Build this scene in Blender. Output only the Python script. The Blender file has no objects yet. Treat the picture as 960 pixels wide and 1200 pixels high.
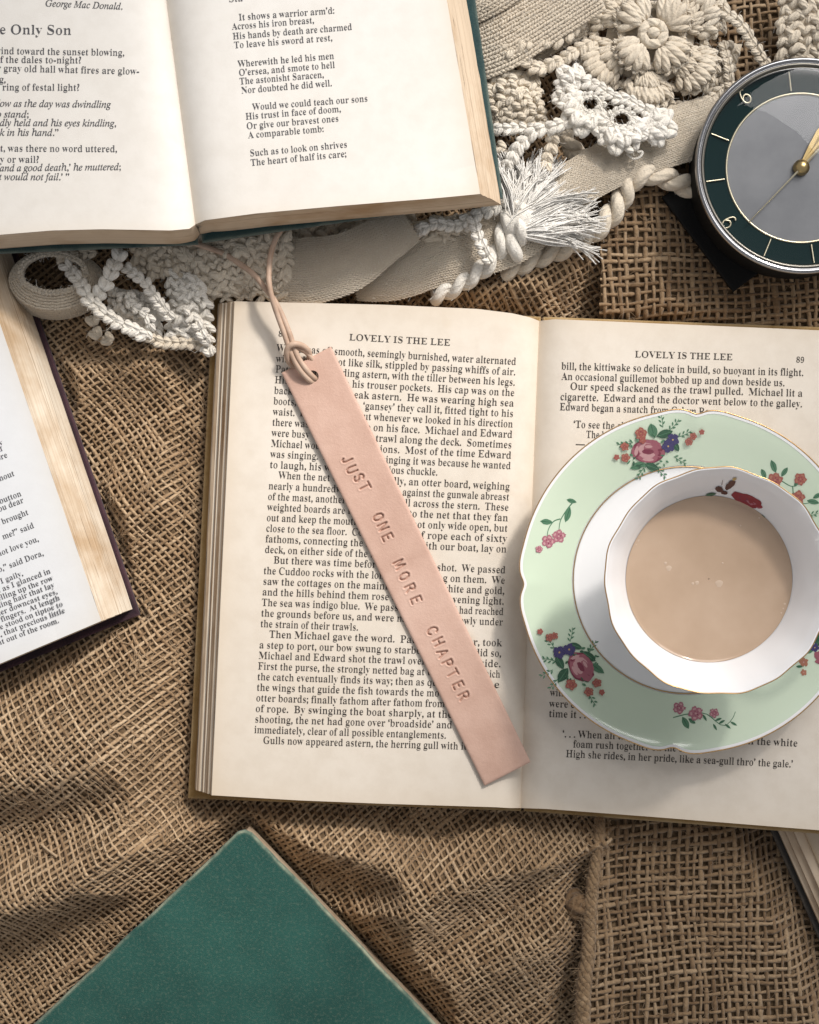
import bpy, math, random
import numpy as np

# ------------------------------------------------------------------ camera, light, exposure
scene = bpy.context.scene
col = scene.collection
CM = 0.01                      # all building code below is written in centimetres
H = 60.0                       # camera height over the table cloth, cm
PPC = 30.0                     # photograph pixels per centimetre on the z = 0 plane

cam = bpy.data.cameras.new('camera')
cam.sensor_fit = 'HORIZONTAL'
cam.angle = 2 * math.atan(480 / (PPC * H))
cam.clip_start = 0.01
cam.clip_end = 50
cam_ob = bpy.data.objects.new('camera', cam)
cam_ob.location = (0, 0, H * CM)
col.objects.link(cam_ob)
scene.camera = cam_ob

world = bpy.data.worlds.new('World')
scene.world = world
world.use_nodes = True
bg = world.node_tree.nodes['Background']
bg.inputs[0].default_value = (0.975, 0.975, 1.0, 1)
bg.inputs[1].default_value = 0.30


def aim(ob, target):
    from mathutils import Vector
    d = Vector(target) - ob.location
    ob.rotation_euler = d.to_track_quat('-Z', 'Y').to_euler()


def direction(az, el, dist):
    a, e = math.radians(az), math.radians(el)
    return (dist * math.cos(e) * math.cos(a), dist * math.cos(e) * math.sin(a), dist * math.sin(e))


# low sunshine coming in through the window, upper right
sl = bpy.data.lights.new('window_sunshine', 'SPOT')
sl.energy = 112
sl.color = (1.0, 0.935, 0.865)
sl.shadow_soft_size = 0.11
sl.spot_size = math.radians(14.5)
sl.spot_blend = 0.9
so = bpy.data.objects.new('window_sunshine', sl)
T0 = (-0.085, -0.015, 0.0)
dx, dy, dz = direction(54, 41, 1.9)
so.location = (T0[0] + dx, T0[1] + dy, T0[2] + dz)
aim(so, T0)
col.objects.link(so)
# the window itself: soft daylight from the same side
al = bpy.data.lights.new('window_daylight', 'AREA')
al.shape = 'RECTANGLE'
al.size, al.size_y = 0.70, 0.85
al.energy = 8.6
al.color = (1.0, 0.975, 0.955)
ao = bpy.data.objects.new('window_daylight', al)
ao.location = direction(56, 40, 1.15)
aim(ao, (-0.02, 0, 0))
col.objects.link(ao)

vs = scene.view_settings
vs.view_transform = 'Standard'
vs.look = 'None'
vs.gamma = 1
vs.exposure = 0.16
vs.use_curve_mapping = False

rng = np.random.default_rng(7)
random.seed(7)


# ------------------------------------------------------------------ geometry helpers
def W(px, py, z=0.0):
    """photograph pixel + height -> centimetres"""
    k = (H - z) / H / PPC
    return np.array([(px - 480) * k, (600 - py) * k, z])


def Wn(P, z):
    P = np.asarray(P, float)
    z = np.broadcast_to(np.asarray(z, float), P.shape[:-1])
    k = (H - z) / H / PPC
    return np.stack([(P[..., 0] - 480) * k, (600 - P[..., 1]) * k, z], -1)


def smooth_noise(X, Y, seed, scale):
    r = np.random.default_rng(seed)
    o = np.zeros_like(X, dtype=float)
    for k in range(6):
        a = r.uniform(0, 2 * np.pi)
        f = scale * r.uniform(0.6, 1.7)
        o += np.sin((X * np.cos(a) + Y * np.sin(a)) * f + r.uniform(0, 6.28))
    return o / 6 * 1.6


WORLD = {}


def mesh_from(name, parts, mats, smooth=True, origin=(0, 0, 0)):
    """parts: list of (V, F, mat_index[, colour per vertex])"""
    Vs, loops, starts, totals, mi, cols, loc = [], [], [], [], [], [], []
    has_loc = any(len(p) > 4 and p[4] is not None for p in parts)
    base = 0
    ls = 0
    has_col = any(len(p) > 3 and p[3] is not None for p in parts)
    for p in parts:
        V = np.asarray(p[0], float).reshape(-1, 3)
        F = np.asarray(p[1], dtype=np.int64)
        if F.size == 0:
            continue
        k = F.shape[1]
        Vs.append(V)
        loops.append((F + base).ravel())
        n = F.shape[0]
        starts.append(ls + np.arange(n) * k)
        totals.append(np.full(n, k))
        m = p[2]
        mi.append(np.broadcast_to(np.asarray(m), (n,)))
        if has_col:
            c = p[3] if len(p) > 3 and p[3] is not None else np.ones(len(V))
            cols.append(np.asarray(c, float).reshape(-1))
        if has_loc:
            q = p[4] if len(p) > 4 and p[4] is not None else np.zeros((len(V), 3))
            loc.append(np.asarray(q, float).reshape(-1, 3))
        base += len(V)
        ls += n * k
    V = (np.concatenate(Vs) - np.asarray(origin)) * CM
    L = np.concatenate(loops)
    S = np.concatenate(starts)
    T = np.concatenate(totals)
    MI = np.concatenate(mi)
    me = bpy.data.meshes.new(name)
    me.vertices.add(len(V))
    me.vertices.foreach_set('co', V.astype(np.float32).ravel())
    me.loops.add(len(L))
    me.loops.foreach_set('vertex_index', L.astype(np.int32))
    me.polygons.add(len(S))
    me.polygons.foreach_set('loop_start', S.astype(np.int32))
    me.polygons.foreach_set('loop_total', T.astype(np.int32))
    me.polygons.foreach_set('material_index', MI.astype(np.int32))
    me.polygons.foreach_set('use_smooth', np.full(len(S), bool(smooth)))
    for m in mats:
        me.materials.append(m)
    if has_col:
        a = me.attributes.new('tone', 'FLOAT', 'POINT')
        a.data.foreach_set('value', np.concatenate(cols).astype(np.float32))
    if has_loc:
        a = me.attributes.new('yarn', 'FLOAT_VECTOR', 'POINT')
        a.data.foreach_set('vector', np.concatenate(loc).astype(np.float32).ravel())
    me.update(calc_edges=True)
    me.validate()
    return me


def tag(o, label=None, cat=None, group=None, kind=None):
    if label: o['label'] = label
    if cat: o['category'] = cat
    if group: o['group'] = group
    if kind: o['kind'] = kind
    return o


def thing(name, at, label, cat, group=None):
    o = bpy.data.objects.new(name, None)
    o.empty_display_size = 0.01
    o.location = tuple(np.asarray(at) * CM)
    col.objects.link(o)
    WORLD[o.name] = np.asarray(at, float)
    return tag(o, label, cat, group)


def obj(name, parts, mats, parent=None, smooth=True, label=None, cat=None, kind=None, group=None):
    if not isinstance(mats, (list, tuple)):
        mats = [mats]
    if isinstance(parts, tuple):
        parts = [parts]
    if parent is None:
        A = np.concatenate([np.asarray(p[0], float).reshape(-1, 3) for p in parts])
        org = np.array([(A[:, 0].min() + A[:, 0].max()) / 2, (A[:, 1].min() + A[:, 1].max()) / 2, A[:, 2].min()])
    else:
        org = WORLD[parent.name]
    me = mesh_from(name, parts, mats, smooth, org)
    o = bpy.data.objects.new(name, me)
    col.objects.link(o)
    if parent is None:
        o.location = tuple(org * CM)
    else:
        o.parent = parent
    WORLD[o.name] = org
    return tag(o, label, cat, group, kind)


def grid_faces(nu, nv, wrap_u=False, wrap_v=False):
    iu = np.arange(nu if wrap_u else nu - 1)
    iv = np.arange(nv if wrap_v else nv - 1)
    a, b = np.meshgrid(iu, iv, indexing='ij')
    a2, b2 = (a + 1) % nu, (b + 1) % nv
    return np.stack([a * nv + b, a2 * nv + b, a2 * nv + b2, a * nv + b2], -1).reshape(-1, 4)


def spline(P, n):
    """Catmull-Rom through P, n samples evenly spaced"""
    P = np.asarray(P, float)
    if len(P) == 2:
        t = np.linspace(0, 1, n)[:, None]
        return P[0] * (1 - t) + P[1] * t
    Q = np.vstack([2 * P[0] - P[1], P, 2 * P[-1] - P[-2]])
    out = []
    for i in range(len(P) - 1):
        p0, p1, p2, p3 = Q[i:i + 4]
        t = np.linspace(0, 1, 24, endpoint=False)[:, None]
        out.append(0.5 * ((2 * p1) + (-p0 + p2) * t + (2 * p0 - 5 * p1 + 4 * p2 - p3) * t ** 2 + (-p0 + 3 * p1 - 3 * p2 + p3) * t ** 3))
    out.append(P[-1:])
    A = np.vstack(out)
    d = np.r_[0, np.cumsum(np.linalg.norm(np.diff(A, axis=0), axis=1))]
    s = np.linspace(0, d[-1], n)
    return np.stack([np.interp(s, d, A[:, k]) for k in range(A.shape[1])], -1)


def norm(v):
    return v / np.maximum(np.linalg.norm(v, axis=-1, keepdims=True), 1e-9)


def frames(P, up=(0, 0, 1)):
    T = norm(np.gradient(P, axis=0))
    up = np.broadcast_to(np.asarray(up, float), P.shape)
    B = np.cross(T, up)
    bad = np.linalg.norm(B, axis=1) < 1e-3
    B[bad] = np.cross(T[bad], np.array([0.3, 0.9, 0.1]))
    B = norm(B)
    N = np.cross(B, T)
    return T, B, N


def tube(P, r, sides=8, cap=True, flat=1.0, closed=False):
    P = np.asarray(P, float)
    n = len(P)
    r = np.broadcast_to(np.asarray(r, float), (n,))
    T, B, N = frames(P)
    a = np.linspace(0, 2 * np.pi, sides, endpoint=False)
    V = P[:, None, :] + r[:, None, None] * (np.cos(a)[None, :, None] * B[:, None, :] + flat * np.sin(a)[None, :, None] * N[:, None, :])
    V = V.reshape(-1, 3)
    arc = np.r_[0, np.cumsum(np.linalg.norm(np.diff(P, axis=0), axis=1))] / max(r.mean(), 1e-6)
    Q = np.stack([np.broadcast_to(arc[:, None], (n, sides)), np.broadcast_to(np.cos(a), (n, sides)), np.broadcast_to(np.sin(a), (n, sides))], -1).reshape(-1, 3)
    F = grid_faces(n, sides, closed, True)
    if cap and not closed:
        V = np.vstack([V, P[:1], P[-1:]])
        i = np.arange(sides)
        j = (i + 1) % sides
        c0, c1 = n * sides, n * sides + 1
        F2 = np.vstack([np.stack([j, i, np.full(sides, c0), np.full(sides, c0)], -1)[:, :3],
                        np.stack([(n - 1) * sides + i, (n - 1) * sides + j, np.full(sides, c1)], -1)])
        Q = np.vstack([Q, [[0, 0, 0], [arc[-1], 0, 0]]])
        return [(V, F, 0, None, Q), (V, F2, 0, None, Q)]
    return [(V, F, 0, None, Q)]


def setm(parts, m):
    return [(p[0], p[1], m) + tuple(p[3:]) for p in parts]


_S = {}


def unit_ball(nu, nv):
    if (nu, nv) not in _S:
        th = np.linspace(0, 2 * np.pi, nu, endpoint=False)
        ph = np.linspace(0, np.pi, nv)
        V = np.stack([np.cos(ph)[None, :] + 0 * th[:, None], np.sin(ph)[None, :] * np.cos(th)[:, None], np.sin(ph)[None, :] * np.sin(th)[:, None]], -1).reshape(-1, 3)
        _S[(nu, nv)] = (V, grid_faces(nu, nv, True, False)[:, ::-1])
    return _S[(nu, nv)]


def puffs(C, A, B, N, l, w, h, nu=8, nv=6, power=1.0):
    """many ellipsoids: centre C, long axis A, cross axis B, up N and half sizes"""
    C, A, B, N = [np.asarray(q, float).reshape(-1, 3) for q in (C, A, B, N)]
    n = len(C)
    l, w, h = [np.broadcast_to(np.asarray(q, float), (n,)) for q in (l, w, h)]
    U, F = unit_ball(nu, nv)
    U = U.copy()
    if power != 1.0:
        U[:, 0] = np.sign(U[:, 0]) * np.abs(U[:, 0]) ** power
    V = C[:, None] + U[None, :, 0:1] * (A * l[:, None])[:, None] + U[None, :, 1:2] * (B * w[:, None])[:, None] + U[None, :, 2:3] * (N * h[:, None])[:, None]
    Fa = (F[None] + (np.arange(n) * len(U))[:, None, None]).reshape(-1, 4)
    Q = np.broadcast_to(U[None], (n, len(U), 3)).copy()
    Q[:, :, 0] = Q[:, :, 0] * (l / np.maximum(w, 1e-6))[:, None] + rng.uniform(0, 6, n)[:, None]
    return [(V.reshape(-1, 3), Fa, 0, None, Q.reshape(-1, 3))]


def twisted_cord(P, r, plies=2, pitch=1.4, sides=8, n=None, phase=0.0, jitter=0.0):
    L = np.sum(np.linalg.norm(np.diff(np.asarray(P, float), axis=0), axis=1))
    n = n or max(12, int(L / pitch * 14))
    Q = spline(P, n)
    T, B, N = frames(Q)
    s = np.linspace(0, L, n)
    out = []
    for k in range(plies):
        a = phase + s / pitch * 2 * np.pi + 2 * np.pi * k / plies
        rr = r * (0.50 if plies == 2 else 0.52)
        X = Q + rr * (np.cos(a)[:, None] * B + np.sin(a)[:, None] * N)
        rad = r * (0.60 if plies == 2 else 0.50) * (1 + jitter * np.sin(s * 3.1 + k))
        out += tube(X, rad, sides)
    return out


def chain(P, w, pitch=None, squash=0.75):
    """crochet chain cord: interlocking v-shaped stitches"""
    P = np.asarray(P, float)
    L = np.sum(np.linalg.norm(np.diff(P, axis=0), axis=1))
    pitch = pitch or w * 0.60
    n = max(3, int(L / pitch))
    Q = spline(P, n)
    T, B, N = frames(Q)
    j = rng.normal(0, 0.05 * w, (n, 3))
    a = math.radians(27)
    out = []
    for s in (-1, 1):
        A = norm(T * math.cos(a) - s * B * math.sin(a) + 0.25 * N * np.where(np.arange(n) % 2, 1, -1)[:, None] + rng.normal(0, .08, (n, 3)))
        Nn = norm(np.cross(A, B))
        Bn = np.cross(Nn, A)
        out += puffs(Q + s * B * w * 0.24 + j, A, Bn, Nn, w * 0.46, w * 0.29, w * 0.27 * squash * 1.3, 10, 7, .62)
    out += puffs(Q - N * w * 0.12, T, B, N, pitch * 0.8, w * 0.3, w * 0.25, 6, 5)
    return out


def bez_surface(corners, bulge=0.0, seed=0, wob=0.0):
    """quad patch px,py,z corners: (u0v0, u1v0, u1v1, u0v1)"""
    C = np.array([W(*c) for c in corners])

    def f(u, v):
        u = np.asarray(u, float)[..., None]
        v = np.asarray(v, float)[..., None]
        p = C[0] * (1 - u) * (1 - v) + C[1] * u * (1 - v) + C[2] * u * v + C[3] * (1 - u) * v
        p = p + np.array([0, 0, 1.0]) * bulge * np.sin(np.pi * np.clip(u, 0, 1)) * np.sin(np.pi * np.clip(v, 0, 1))
        if wob:
            p = p + np.array([0, 0, 1.0]) * wob * np.sin(u * 9 + seed) * np.cos(v * 7 + seed * 2)
            p = p + np.array([1.0, .6, 0]) * wob * .6 * np.sin(v * 8 + seed)
        return p
    return f


def stitch_sheet(f, nu, nv, fat=1.0, tall=1.0, ang=32, jit=0.08, nb=(8, 6), sheet=True, run=.66):
    """rows of v-shaped stitches laid over the surface f(u, v); columns run along v"""
    u, v = np.meshgrid((np.arange(nu) + .5) / nu, (np.arange(nv) + .5) / nv, indexing='ij')
    u = u.ravel(); v = v.ravel()
    e = 1e-3
    P = f(u, v)
    du = (f(u + e, v) - f(u - e, v)) / (2 * e) / nu
    dv = (f(u, v + e) - f(u, v - e)) / (2 * e) / nv
    su = np.linalg.norm(du, axis=-1)
    sv = np.linalg.norm(dv, axis=-1)
    Tu, Tv = norm(du), norm(dv)
    N = norm(np.cross(Tu, Tv))
    flip = np.sign(N[:, 2])
    flip[flip == 0] = 1
    N = N * flip[:, None]
    out = []
    a = math.radians(ang)
    for s in (-1, 1):
        A = norm(Tv * math.cos(a) + s * Tu * math.sin(a) + rng.normal(0, jit, P.shape))
        B = norm(np.cross(N, A))
        Nn = np.cross(A, B)
        sz = 1 + rng.normal(0, jit, len(P))
        C = P + s * Tu * (su * 0.24)[:, None] + rng.normal(0, jit * 0.5, P.shape) * su[:, None] + (Tv * (sv * .5 * (np.floor(u * nu) % 2))[:, None] if sheet else 0)
        out += puffs(C, A, B, Nn, sv * run * sz, su * 0.26 * fat * sz, su * 0.26 * fat * tall, nb[0], nb[1], .7)
    if sheet:
        n1, n2 = 14, 14
        g, h = np.meshgrid(np.linspace(0.02, .98, n1), np.linspace(0.02, .98, n2), indexing='ij')
        V = f(g.ravel(), h.ravel()) - np.array([0, 0, 1.0]) * np.mean(su) * 0.12
        out.append((V, grid_faces(n1, n2), 0))
    return out


def ribbon_surface(P, width, across=None):
    """surface along polyline P (px,py,z) with width profile; v runs along, u across"""
    Q = spline(np.array([W(*p) for p in P]), 160)
    T, B, N = frames(Q)
    if across is not None:
        Ax = spline(np.array(across, float), 160)
        B = norm(Ax)
    wd = np.interp(np.linspace(0, 1, 160), np.linspace(0, 1, len(np.atleast_1d(width))), np.atleast_1d(width))

    def f(u, v):
        u = np.asarray(u, float)
        v = np.clip(np.asarray(v, float), -.05, 1.05)
        i = v * 159
        R = np.stack([np.interp(i, np.arange(160), Q[:, k]) for k in range(3)], -1)
        Bb = norm(np.stack([np.interp(i, np.arange(160), B[:, k]) for k in range(3)], -1))
        ww = np.interp(i, np.arange(160), wd)
        arch = 0.25 * (1 - (2 * u - 1) ** 2)
        return R + Bb * ((u - .5) * ww)[..., None] + np.array([0, 0, 1.0]) * arch[..., None]
    return f


def slab(px, z0, z1, bevel=0.04, wear=False, inner=0.12):
    """board from px corners (ordered round), heights z0..z1, softened rim; tone attribute = 1 on worn rim"""
    n = len(px)
    top = np.array([W(p[0], p[1], z1)[:2] for p in px])
    c = top.mean(0)
    # subdivide the edges so wear can wander
    pts = []
    for i in range(n):
        a, b = top[i], top[(i + 1) % n]
        m = max(2, int(np.linalg.norm(b - a) / 0.35))
        for t in np.arange(m) / m:
            pts.append(a * (1 - t) + b * t)
    pts = np.array(pts)
    if wear:                                            # blunt, rubbed corners and a slightly wavering edge
        for _ in range(3):
            far = np.min(np.linalg.norm(pts[:, None] - top[None], axis=2), axis=1)
            sm_ = (np.roll(pts, 1, 0) + np.roll(pts, -1, 0)) / 2
            k_ = np.clip(1 - far / .5, 0, 1)[:, None] * .30
            pts = pts * (1 - k_) + sm_ * k_
    m = len(pts)
    nxt, prv = np.roll(pts, -1, 0), np.roll(pts, 1, 0)
    tan = norm(nxt - prv)
    nrm = np.stack([tan[:, 1], -tan[:, 0]], -1)
    sgn = np.sign(np.sum(nrm * (pts - c), axis=1))
    nrm = nrm * np.median(sgn)
    if wear:
        ph_ = rng.uniform(0, 6, 3)
        ii_ = np.arange(m)
        pts = pts + nrm * (rng.normal(0, 0.009, m) + .012 * np.sin(ii_ * .31 + ph_[0]) + .010 * np.sin(ii_ * .83 + ph_[1]))[:, None]
    rings = [(0, z0 + bevel, 0.6), (0, z1 - bevel, 1), (-bevel * 0.35, z1 - bevel * .35, 1), (-bevel, z1, .9), (-bevel - inner * (0.35 + .3 * rng.random()), z1 + .001, 0.25), (-bevel - inner * 1.6, z1 + .001, 0)]
    V, tone = [], []
    # bottom
    for off, z, t in [(-bevel, z0, .3)] + rings:
        V.append(np.column_stack([pts + nrm * off, np.full(m, z)]))
        tone.append(np.full(m, t) * (1 if t in (0,) else 1) * (0.75 + 0.5 * rng.random(m)))
    V.append(np.array([[c[0], c[1], z1 + .001]]))
    nr = len(rings) + 1
    tone = np.r_[np.concatenate(tone), [0.0]]
    V = np.vstack(V)
    F = grid_faces(nr, m, False, True)[:, ::-1]
    i = np.arange(m)
    F3 = np.stack([(nr - 1) * m + i, (nr - 1) * m + (i + 1) % m, np.full(m, nr * m)], -1)
    area = np.sum(pts[:, 0] * nxt[:, 1] - nxt[:, 0] * pts[:, 1])
    if area < 0:
        F = F[:, ::-1]; F3 = F3[:, ::-1]
    bot = np.stack([(i + 1) % m, i, np.full(m, nr * m)], -1)
    Vb = V.copy(); Vb[-1, 2] = z0
    ac = np.tile(np.r_[0, np.cumsum(np.linalg.norm(np.diff(pts, axis=0), axis=1))], nr)
    Q = np.column_stack([np.r_[V[:-1, 2] * 38, 0], np.r_[ac, 0], np.zeros(len(V))])
    return [(V, F, 0, tone, Q), (V, F3, 0, tone, Q), (Vb, bot if area > 0 else bot[:, ::-1], 0, tone)]


# ------------------------------------------------------------------ materials
def srgb(r, g, b):
    f = lambda c: (c / 255 / 12.92) if c / 255 <= 0.04045 else ((c / 255 + 0.055) / 1.055) ** 2.4
    return (f(r), f(g), f(b), 1)


class Mat:
    def __init__(s, name, base=(.5, .5, .5, 1), rough=.6, metal=0.0, spec=.5, coat=0.0, sheen=0.0):
        s.m = bpy.data.materials.new(name)
        s.m.use_nodes = True
        s.nt = s.m.node_tree
        s.b = s.nt.nodes['Principled BSDF']
        s.b.inputs['Base Color'].default_value = base
        s.b.inputs['Roughness'].default_value = rough
        s.b.inputs['Metallic'].default_value = metal
        s.b.inputs['Specular IOR Level'].default_value = spec
        s.b.inputs['Coat Weight'].default_value = coat
        s.b.inputs['Sheen Weight'].default_value = sheen
        s.tc = None

    def node(s, t, **kw):
        n = s.nt.nodes.new(t)
        for k, v in kw.items():
            setattr(n, k, v)
        return n

    def link(s, a, b):
        s.nt.links.new(a, b)

    def coord(s, scale=(1, 1, 1), rot=(0, 0, 0)):
        if s.tc is None:
            s.tc = s.node('ShaderNodeTexCoord')
        mp = s.node('ShaderNodeMapping')
        mp.inputs['Scale'].default_value = scale
        mp.inputs['Rotation'].default_value = rot
        s.link(s.tc.outputs['Object'], mp.inputs[0])
        return mp.outputs[0]

    def noise(s, scale, detail=4, rough=.55, stretch=(1, 1, 1), rot=(0, 0, 0)):
        n = s.node('ShaderNodeTexNoise')
        n.inputs['Scale'].default_value = scale
        n.inputs['Detail'].default_value = detail
        n.inputs['Roughness'].default_value = rough
        s.link(s.coord(stretch, rot), n.inputs['Vector'])
        return n.outputs[0]

    def ramp(s, fac, stops):
        r = s.node('ShaderNodeValToRGB')
        el = r.color_ramp.elements
        while len(el) < len(stops):
            el.new(0.5)
        for e, (p, c) in zip(el, stops):
            e.position = p
            e.color = c
        s.link(fac, r.inputs[0])
        return r.outputs[0]

    def mix(s, fac, a, b, blend='MIX'):
        m = s.node('ShaderNodeMix', data_type='RGBA', blend_type=blend)
        for sock, val in ((m.inputs[0], fac), (m.inputs[6], a), (m.inputs[7], b)):
            if hasattr(val, 'is_linked'):
                s.link(val, sock)
            elif isinstance(val, (int, float)):
                sock.default_value = val
            else:
                sock.default_value = val
        return m.outputs[2]

    def color(s, out):
        s.link(out, s.b.inputs['Base Color'])
        return s

    def bump(s, h, strength=.3, dist=.0005):
        b = s.node('ShaderNodeBump')
        b.inputs['Strength'].default_value = strength
        b.inputs['Distance'].default_value = dist
        s.link(h, b.inputs['Height'])
        s.link(b.outputs[0], s.b.inputs['Normal'])
        return s

    def attr(s, name):
        a = s.node('ShaderNodeAttribute', attribute_name=name)
        return a.outputs['Fac']


def paper(name, c1, c2, spots=0.25):
    m = Mat(name, c1, .82, spec=.25)
    n1 = m.noise(9, 5, .6)
    n2 = m.noise(160, 4, .6)
    c = m.ramp(n1, [(.3, c2), (.62, c1)])
    c = m.mix(spots * .5, c, m.ramp(n2, [(.35, (c2[0] * .8, c2[1] * .78, c2[2] * .74, 1)), (.6, (1, 1, 1, 1))]), 'MULTIPLY')
    fox = m.ramp(m.noise(60, 2, .4), [(.72, (1, 1, 1, 1)), (.80, (.86, .76, .62, 1))])
    c = m.mix(spots, c, fox, 'MULTIPLY')
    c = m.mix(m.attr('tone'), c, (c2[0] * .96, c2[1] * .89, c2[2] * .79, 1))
    m.color(c)
    m.bump(m.noise(900, 3, .6), .12, .0002)
    return m.m


def page_edge(name, c1, c2, dark):
    """cut edges of a stack of leaves; the 'yarn' attribute carries (leaf number, distance along, 0)"""
    m = Mat(name, c1, .88, spec=.15)
    at = m.node('ShaderNodeAttribute', attribute_name='yarn')

    def leafnoise(sc, detail, stops):
        mp = m.node('ShaderNodeMapping')
        mp.inputs['Scale'].default_value = sc
        m.link(at.outputs['Vector'], mp.inputs[0])
        n = m.node('ShaderNodeTexNoise')
        n.inputs['Scale'].default_value = 1
        n.inputs['Detail'].default_value = detail
        m.link(mp.outputs[0], n.inputs['Vector'])
        return n.outputs[0], m.ramp(n.outputs[0], stops)
    n1, fine = leafnoise((.62, .035, 1), 4, [(.32, c2), (.60, c1)])
    n2, gaps = leafnoise((.33, .05, 1), 3, [(.30, dark), (.39, (1, 1, 1, 1))])
    n3, dash = leafnoise((.45, .55, 1), 2, [(.70, (1, 1, 1, 1)), (.75, dark)])
    stain = m.ramp(m.noise(26, 4, .65), [(.44, (1, 1, 1, 1)), (.68, (.66, .53, .40, 1))])
    c = m.mix(.55, fine, gaps, 'MULTIPLY')
    c = m.mix(.75, c, dash, 'MULTIPLY')
    c = m.mix(.9, c, stain, 'MULTIPLY')
    m.color(c)
    m.bump(n2, .8, .0006)
    return m.m


def cloth_cover(name, c1, c2, worn, weave=3000):
    m = Mat(name, c1, .72, spec=.3, sheen=.15)
    n = m.noise(30, 7, .72)
    c = m.ramp(n, [(.34, c2), (.64, c1)])
    fl = m.ramp(m.noise(900, 4, .8), [(.50, (0, 0, 0, 1)), (.80, (.30, .30, .30, 1))])
    c = m.mix(fl, c, worn)
    scr = m.ramp(m.noise(26, 5, .7, (1, 7, 1), (0, 0, .8)), [(.62, (0, 0, 0, 1)), (.80, (.10, .10, .10, 1))])
    c = m.mix(scr, c, worn)
    w = m.node('ShaderNodeMath', operation='MULTIPLY')
    m.link(m.attr('tone'), w.inputs[0])
    nn = m.ramp(m.noise(60, 5, .7), [(.33, (0, 0, 0, 1)), (.58, (1, 1, 1, 1))])
    m.link(nn, w.inputs[1])
    c = m.mix(w.outputs[0], c, worn)
    m.color(c)
    wv = m.node('ShaderNodeTexMagic') if False else m.noise(weave, 2, .5)
    m.bump(wv, .8, .0004)
    return m.m


M = {}
M['page_main'] = paper('aged cream paper', (.765, .70, .615, 1), (.70, .625, .53, 1))
M['page_top'] = paper('ivory paper', (.76, .735, .695, 1), (.71, .675, .625, 1), .2)
M['page_left'] = paper('white book paper', (.755, .775, .80, 1), (.72, .73, .745, 1), .12)
M['page_far'] = paper('yellowed paper', (.62, .52, .40, 1), (.50, .40, .29, 1))
M['edge_main'] = page_edge('cream page edges', (.70, .57, .42, 1), (.54, .40, .27, 1), (.24, .15, .08, 1))
M['edge_top'] = page_edge('tanned page edges', (.66, .535, .40, 1), (.54, .42, .30, 1), (.26, .17, .11, 1))
M['edge_left'] = page_edge('buff page edges', (.74, .655, .535, 1), (.62, .515, .395, 1), (.27, .18, .11, 1))
M['mustard'] = cloth_cover('mustard cloth board', (.36, .22, .075, 1), (.26, .15, .045, 1), (.46, .33, .17, 1))
M['bottle_green'] = cloth_cover('bottle green cloth board', (.010, .050, .055, 1), (.006, .030, .034, 1), (.10, .13, .11, 1))
M['plum'] = cloth_cover('plum cloth board', (.030, .008, .018, 1), (.014, .006, .010, 1), (.07, .03, .04, 1))
M['green_cloth'] = cloth_cover('green bookcloth', (.022, .108, .086, 1), (.012, .072, .058, 1), (.36, .38, .27, 1))
M['charcoal'] = cloth_cover('charcoal cloth board', (.035, .033, .032, 1), (.02, .02, .02, 1), (.12, .10, .08, 1))
ink = Mat('printing ink', (.058, .050, .045, 1), .75, spec=.2)
M['ink'] = ink.m
ink2 = Mat('grey printing ink', (.085, .085, .092, 1), .75, spec=.2)
M['ink_soft'] = ink2.m


def jute(name, c1, c2, c3):
    m = Mat(name, c1, .88, spec=.15, sheen=.2)
    t = m.attr('tone')
    c = m.ramp(t, [(.0, c3), (.5, c1), (1.0, c2)])
    n = m.noise(700, 4, .7)
    c = m.mix(.55, c, m.ramp(n, [(.3, (.48, .42, .36, 1)), (.65, (1.1, 1.1, 1.1, 1))]), 'MULTIPLY')
    m.color(c)
    m.bump(n, .8, .0006)
    return m.m


M['jute'] = jute('golden jute yarn', (.43, .295, .172, 1), (.60, .445, .285, 1), (.26, .165, .088, 1))
M['jute_dark'] = jute('brown jute yarn', (.315, .212, .122, 1), (.43, .31, .192, 1), (.195, .122, .066, 1))
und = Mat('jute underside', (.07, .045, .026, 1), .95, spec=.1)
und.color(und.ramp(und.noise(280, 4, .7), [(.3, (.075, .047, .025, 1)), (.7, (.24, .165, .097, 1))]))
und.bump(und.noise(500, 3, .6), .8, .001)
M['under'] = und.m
tab = Mat('dark wood', (.05, .03, .02, 1), .6)
tab.color(tab.ramp(tab.noise(8, 5, .6, (1, 9, 1)), [(.3, (.03, .018, .010, 1)), (.7, (.075, .045, .026, 1))]))
M['table'] = tab.m


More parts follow.
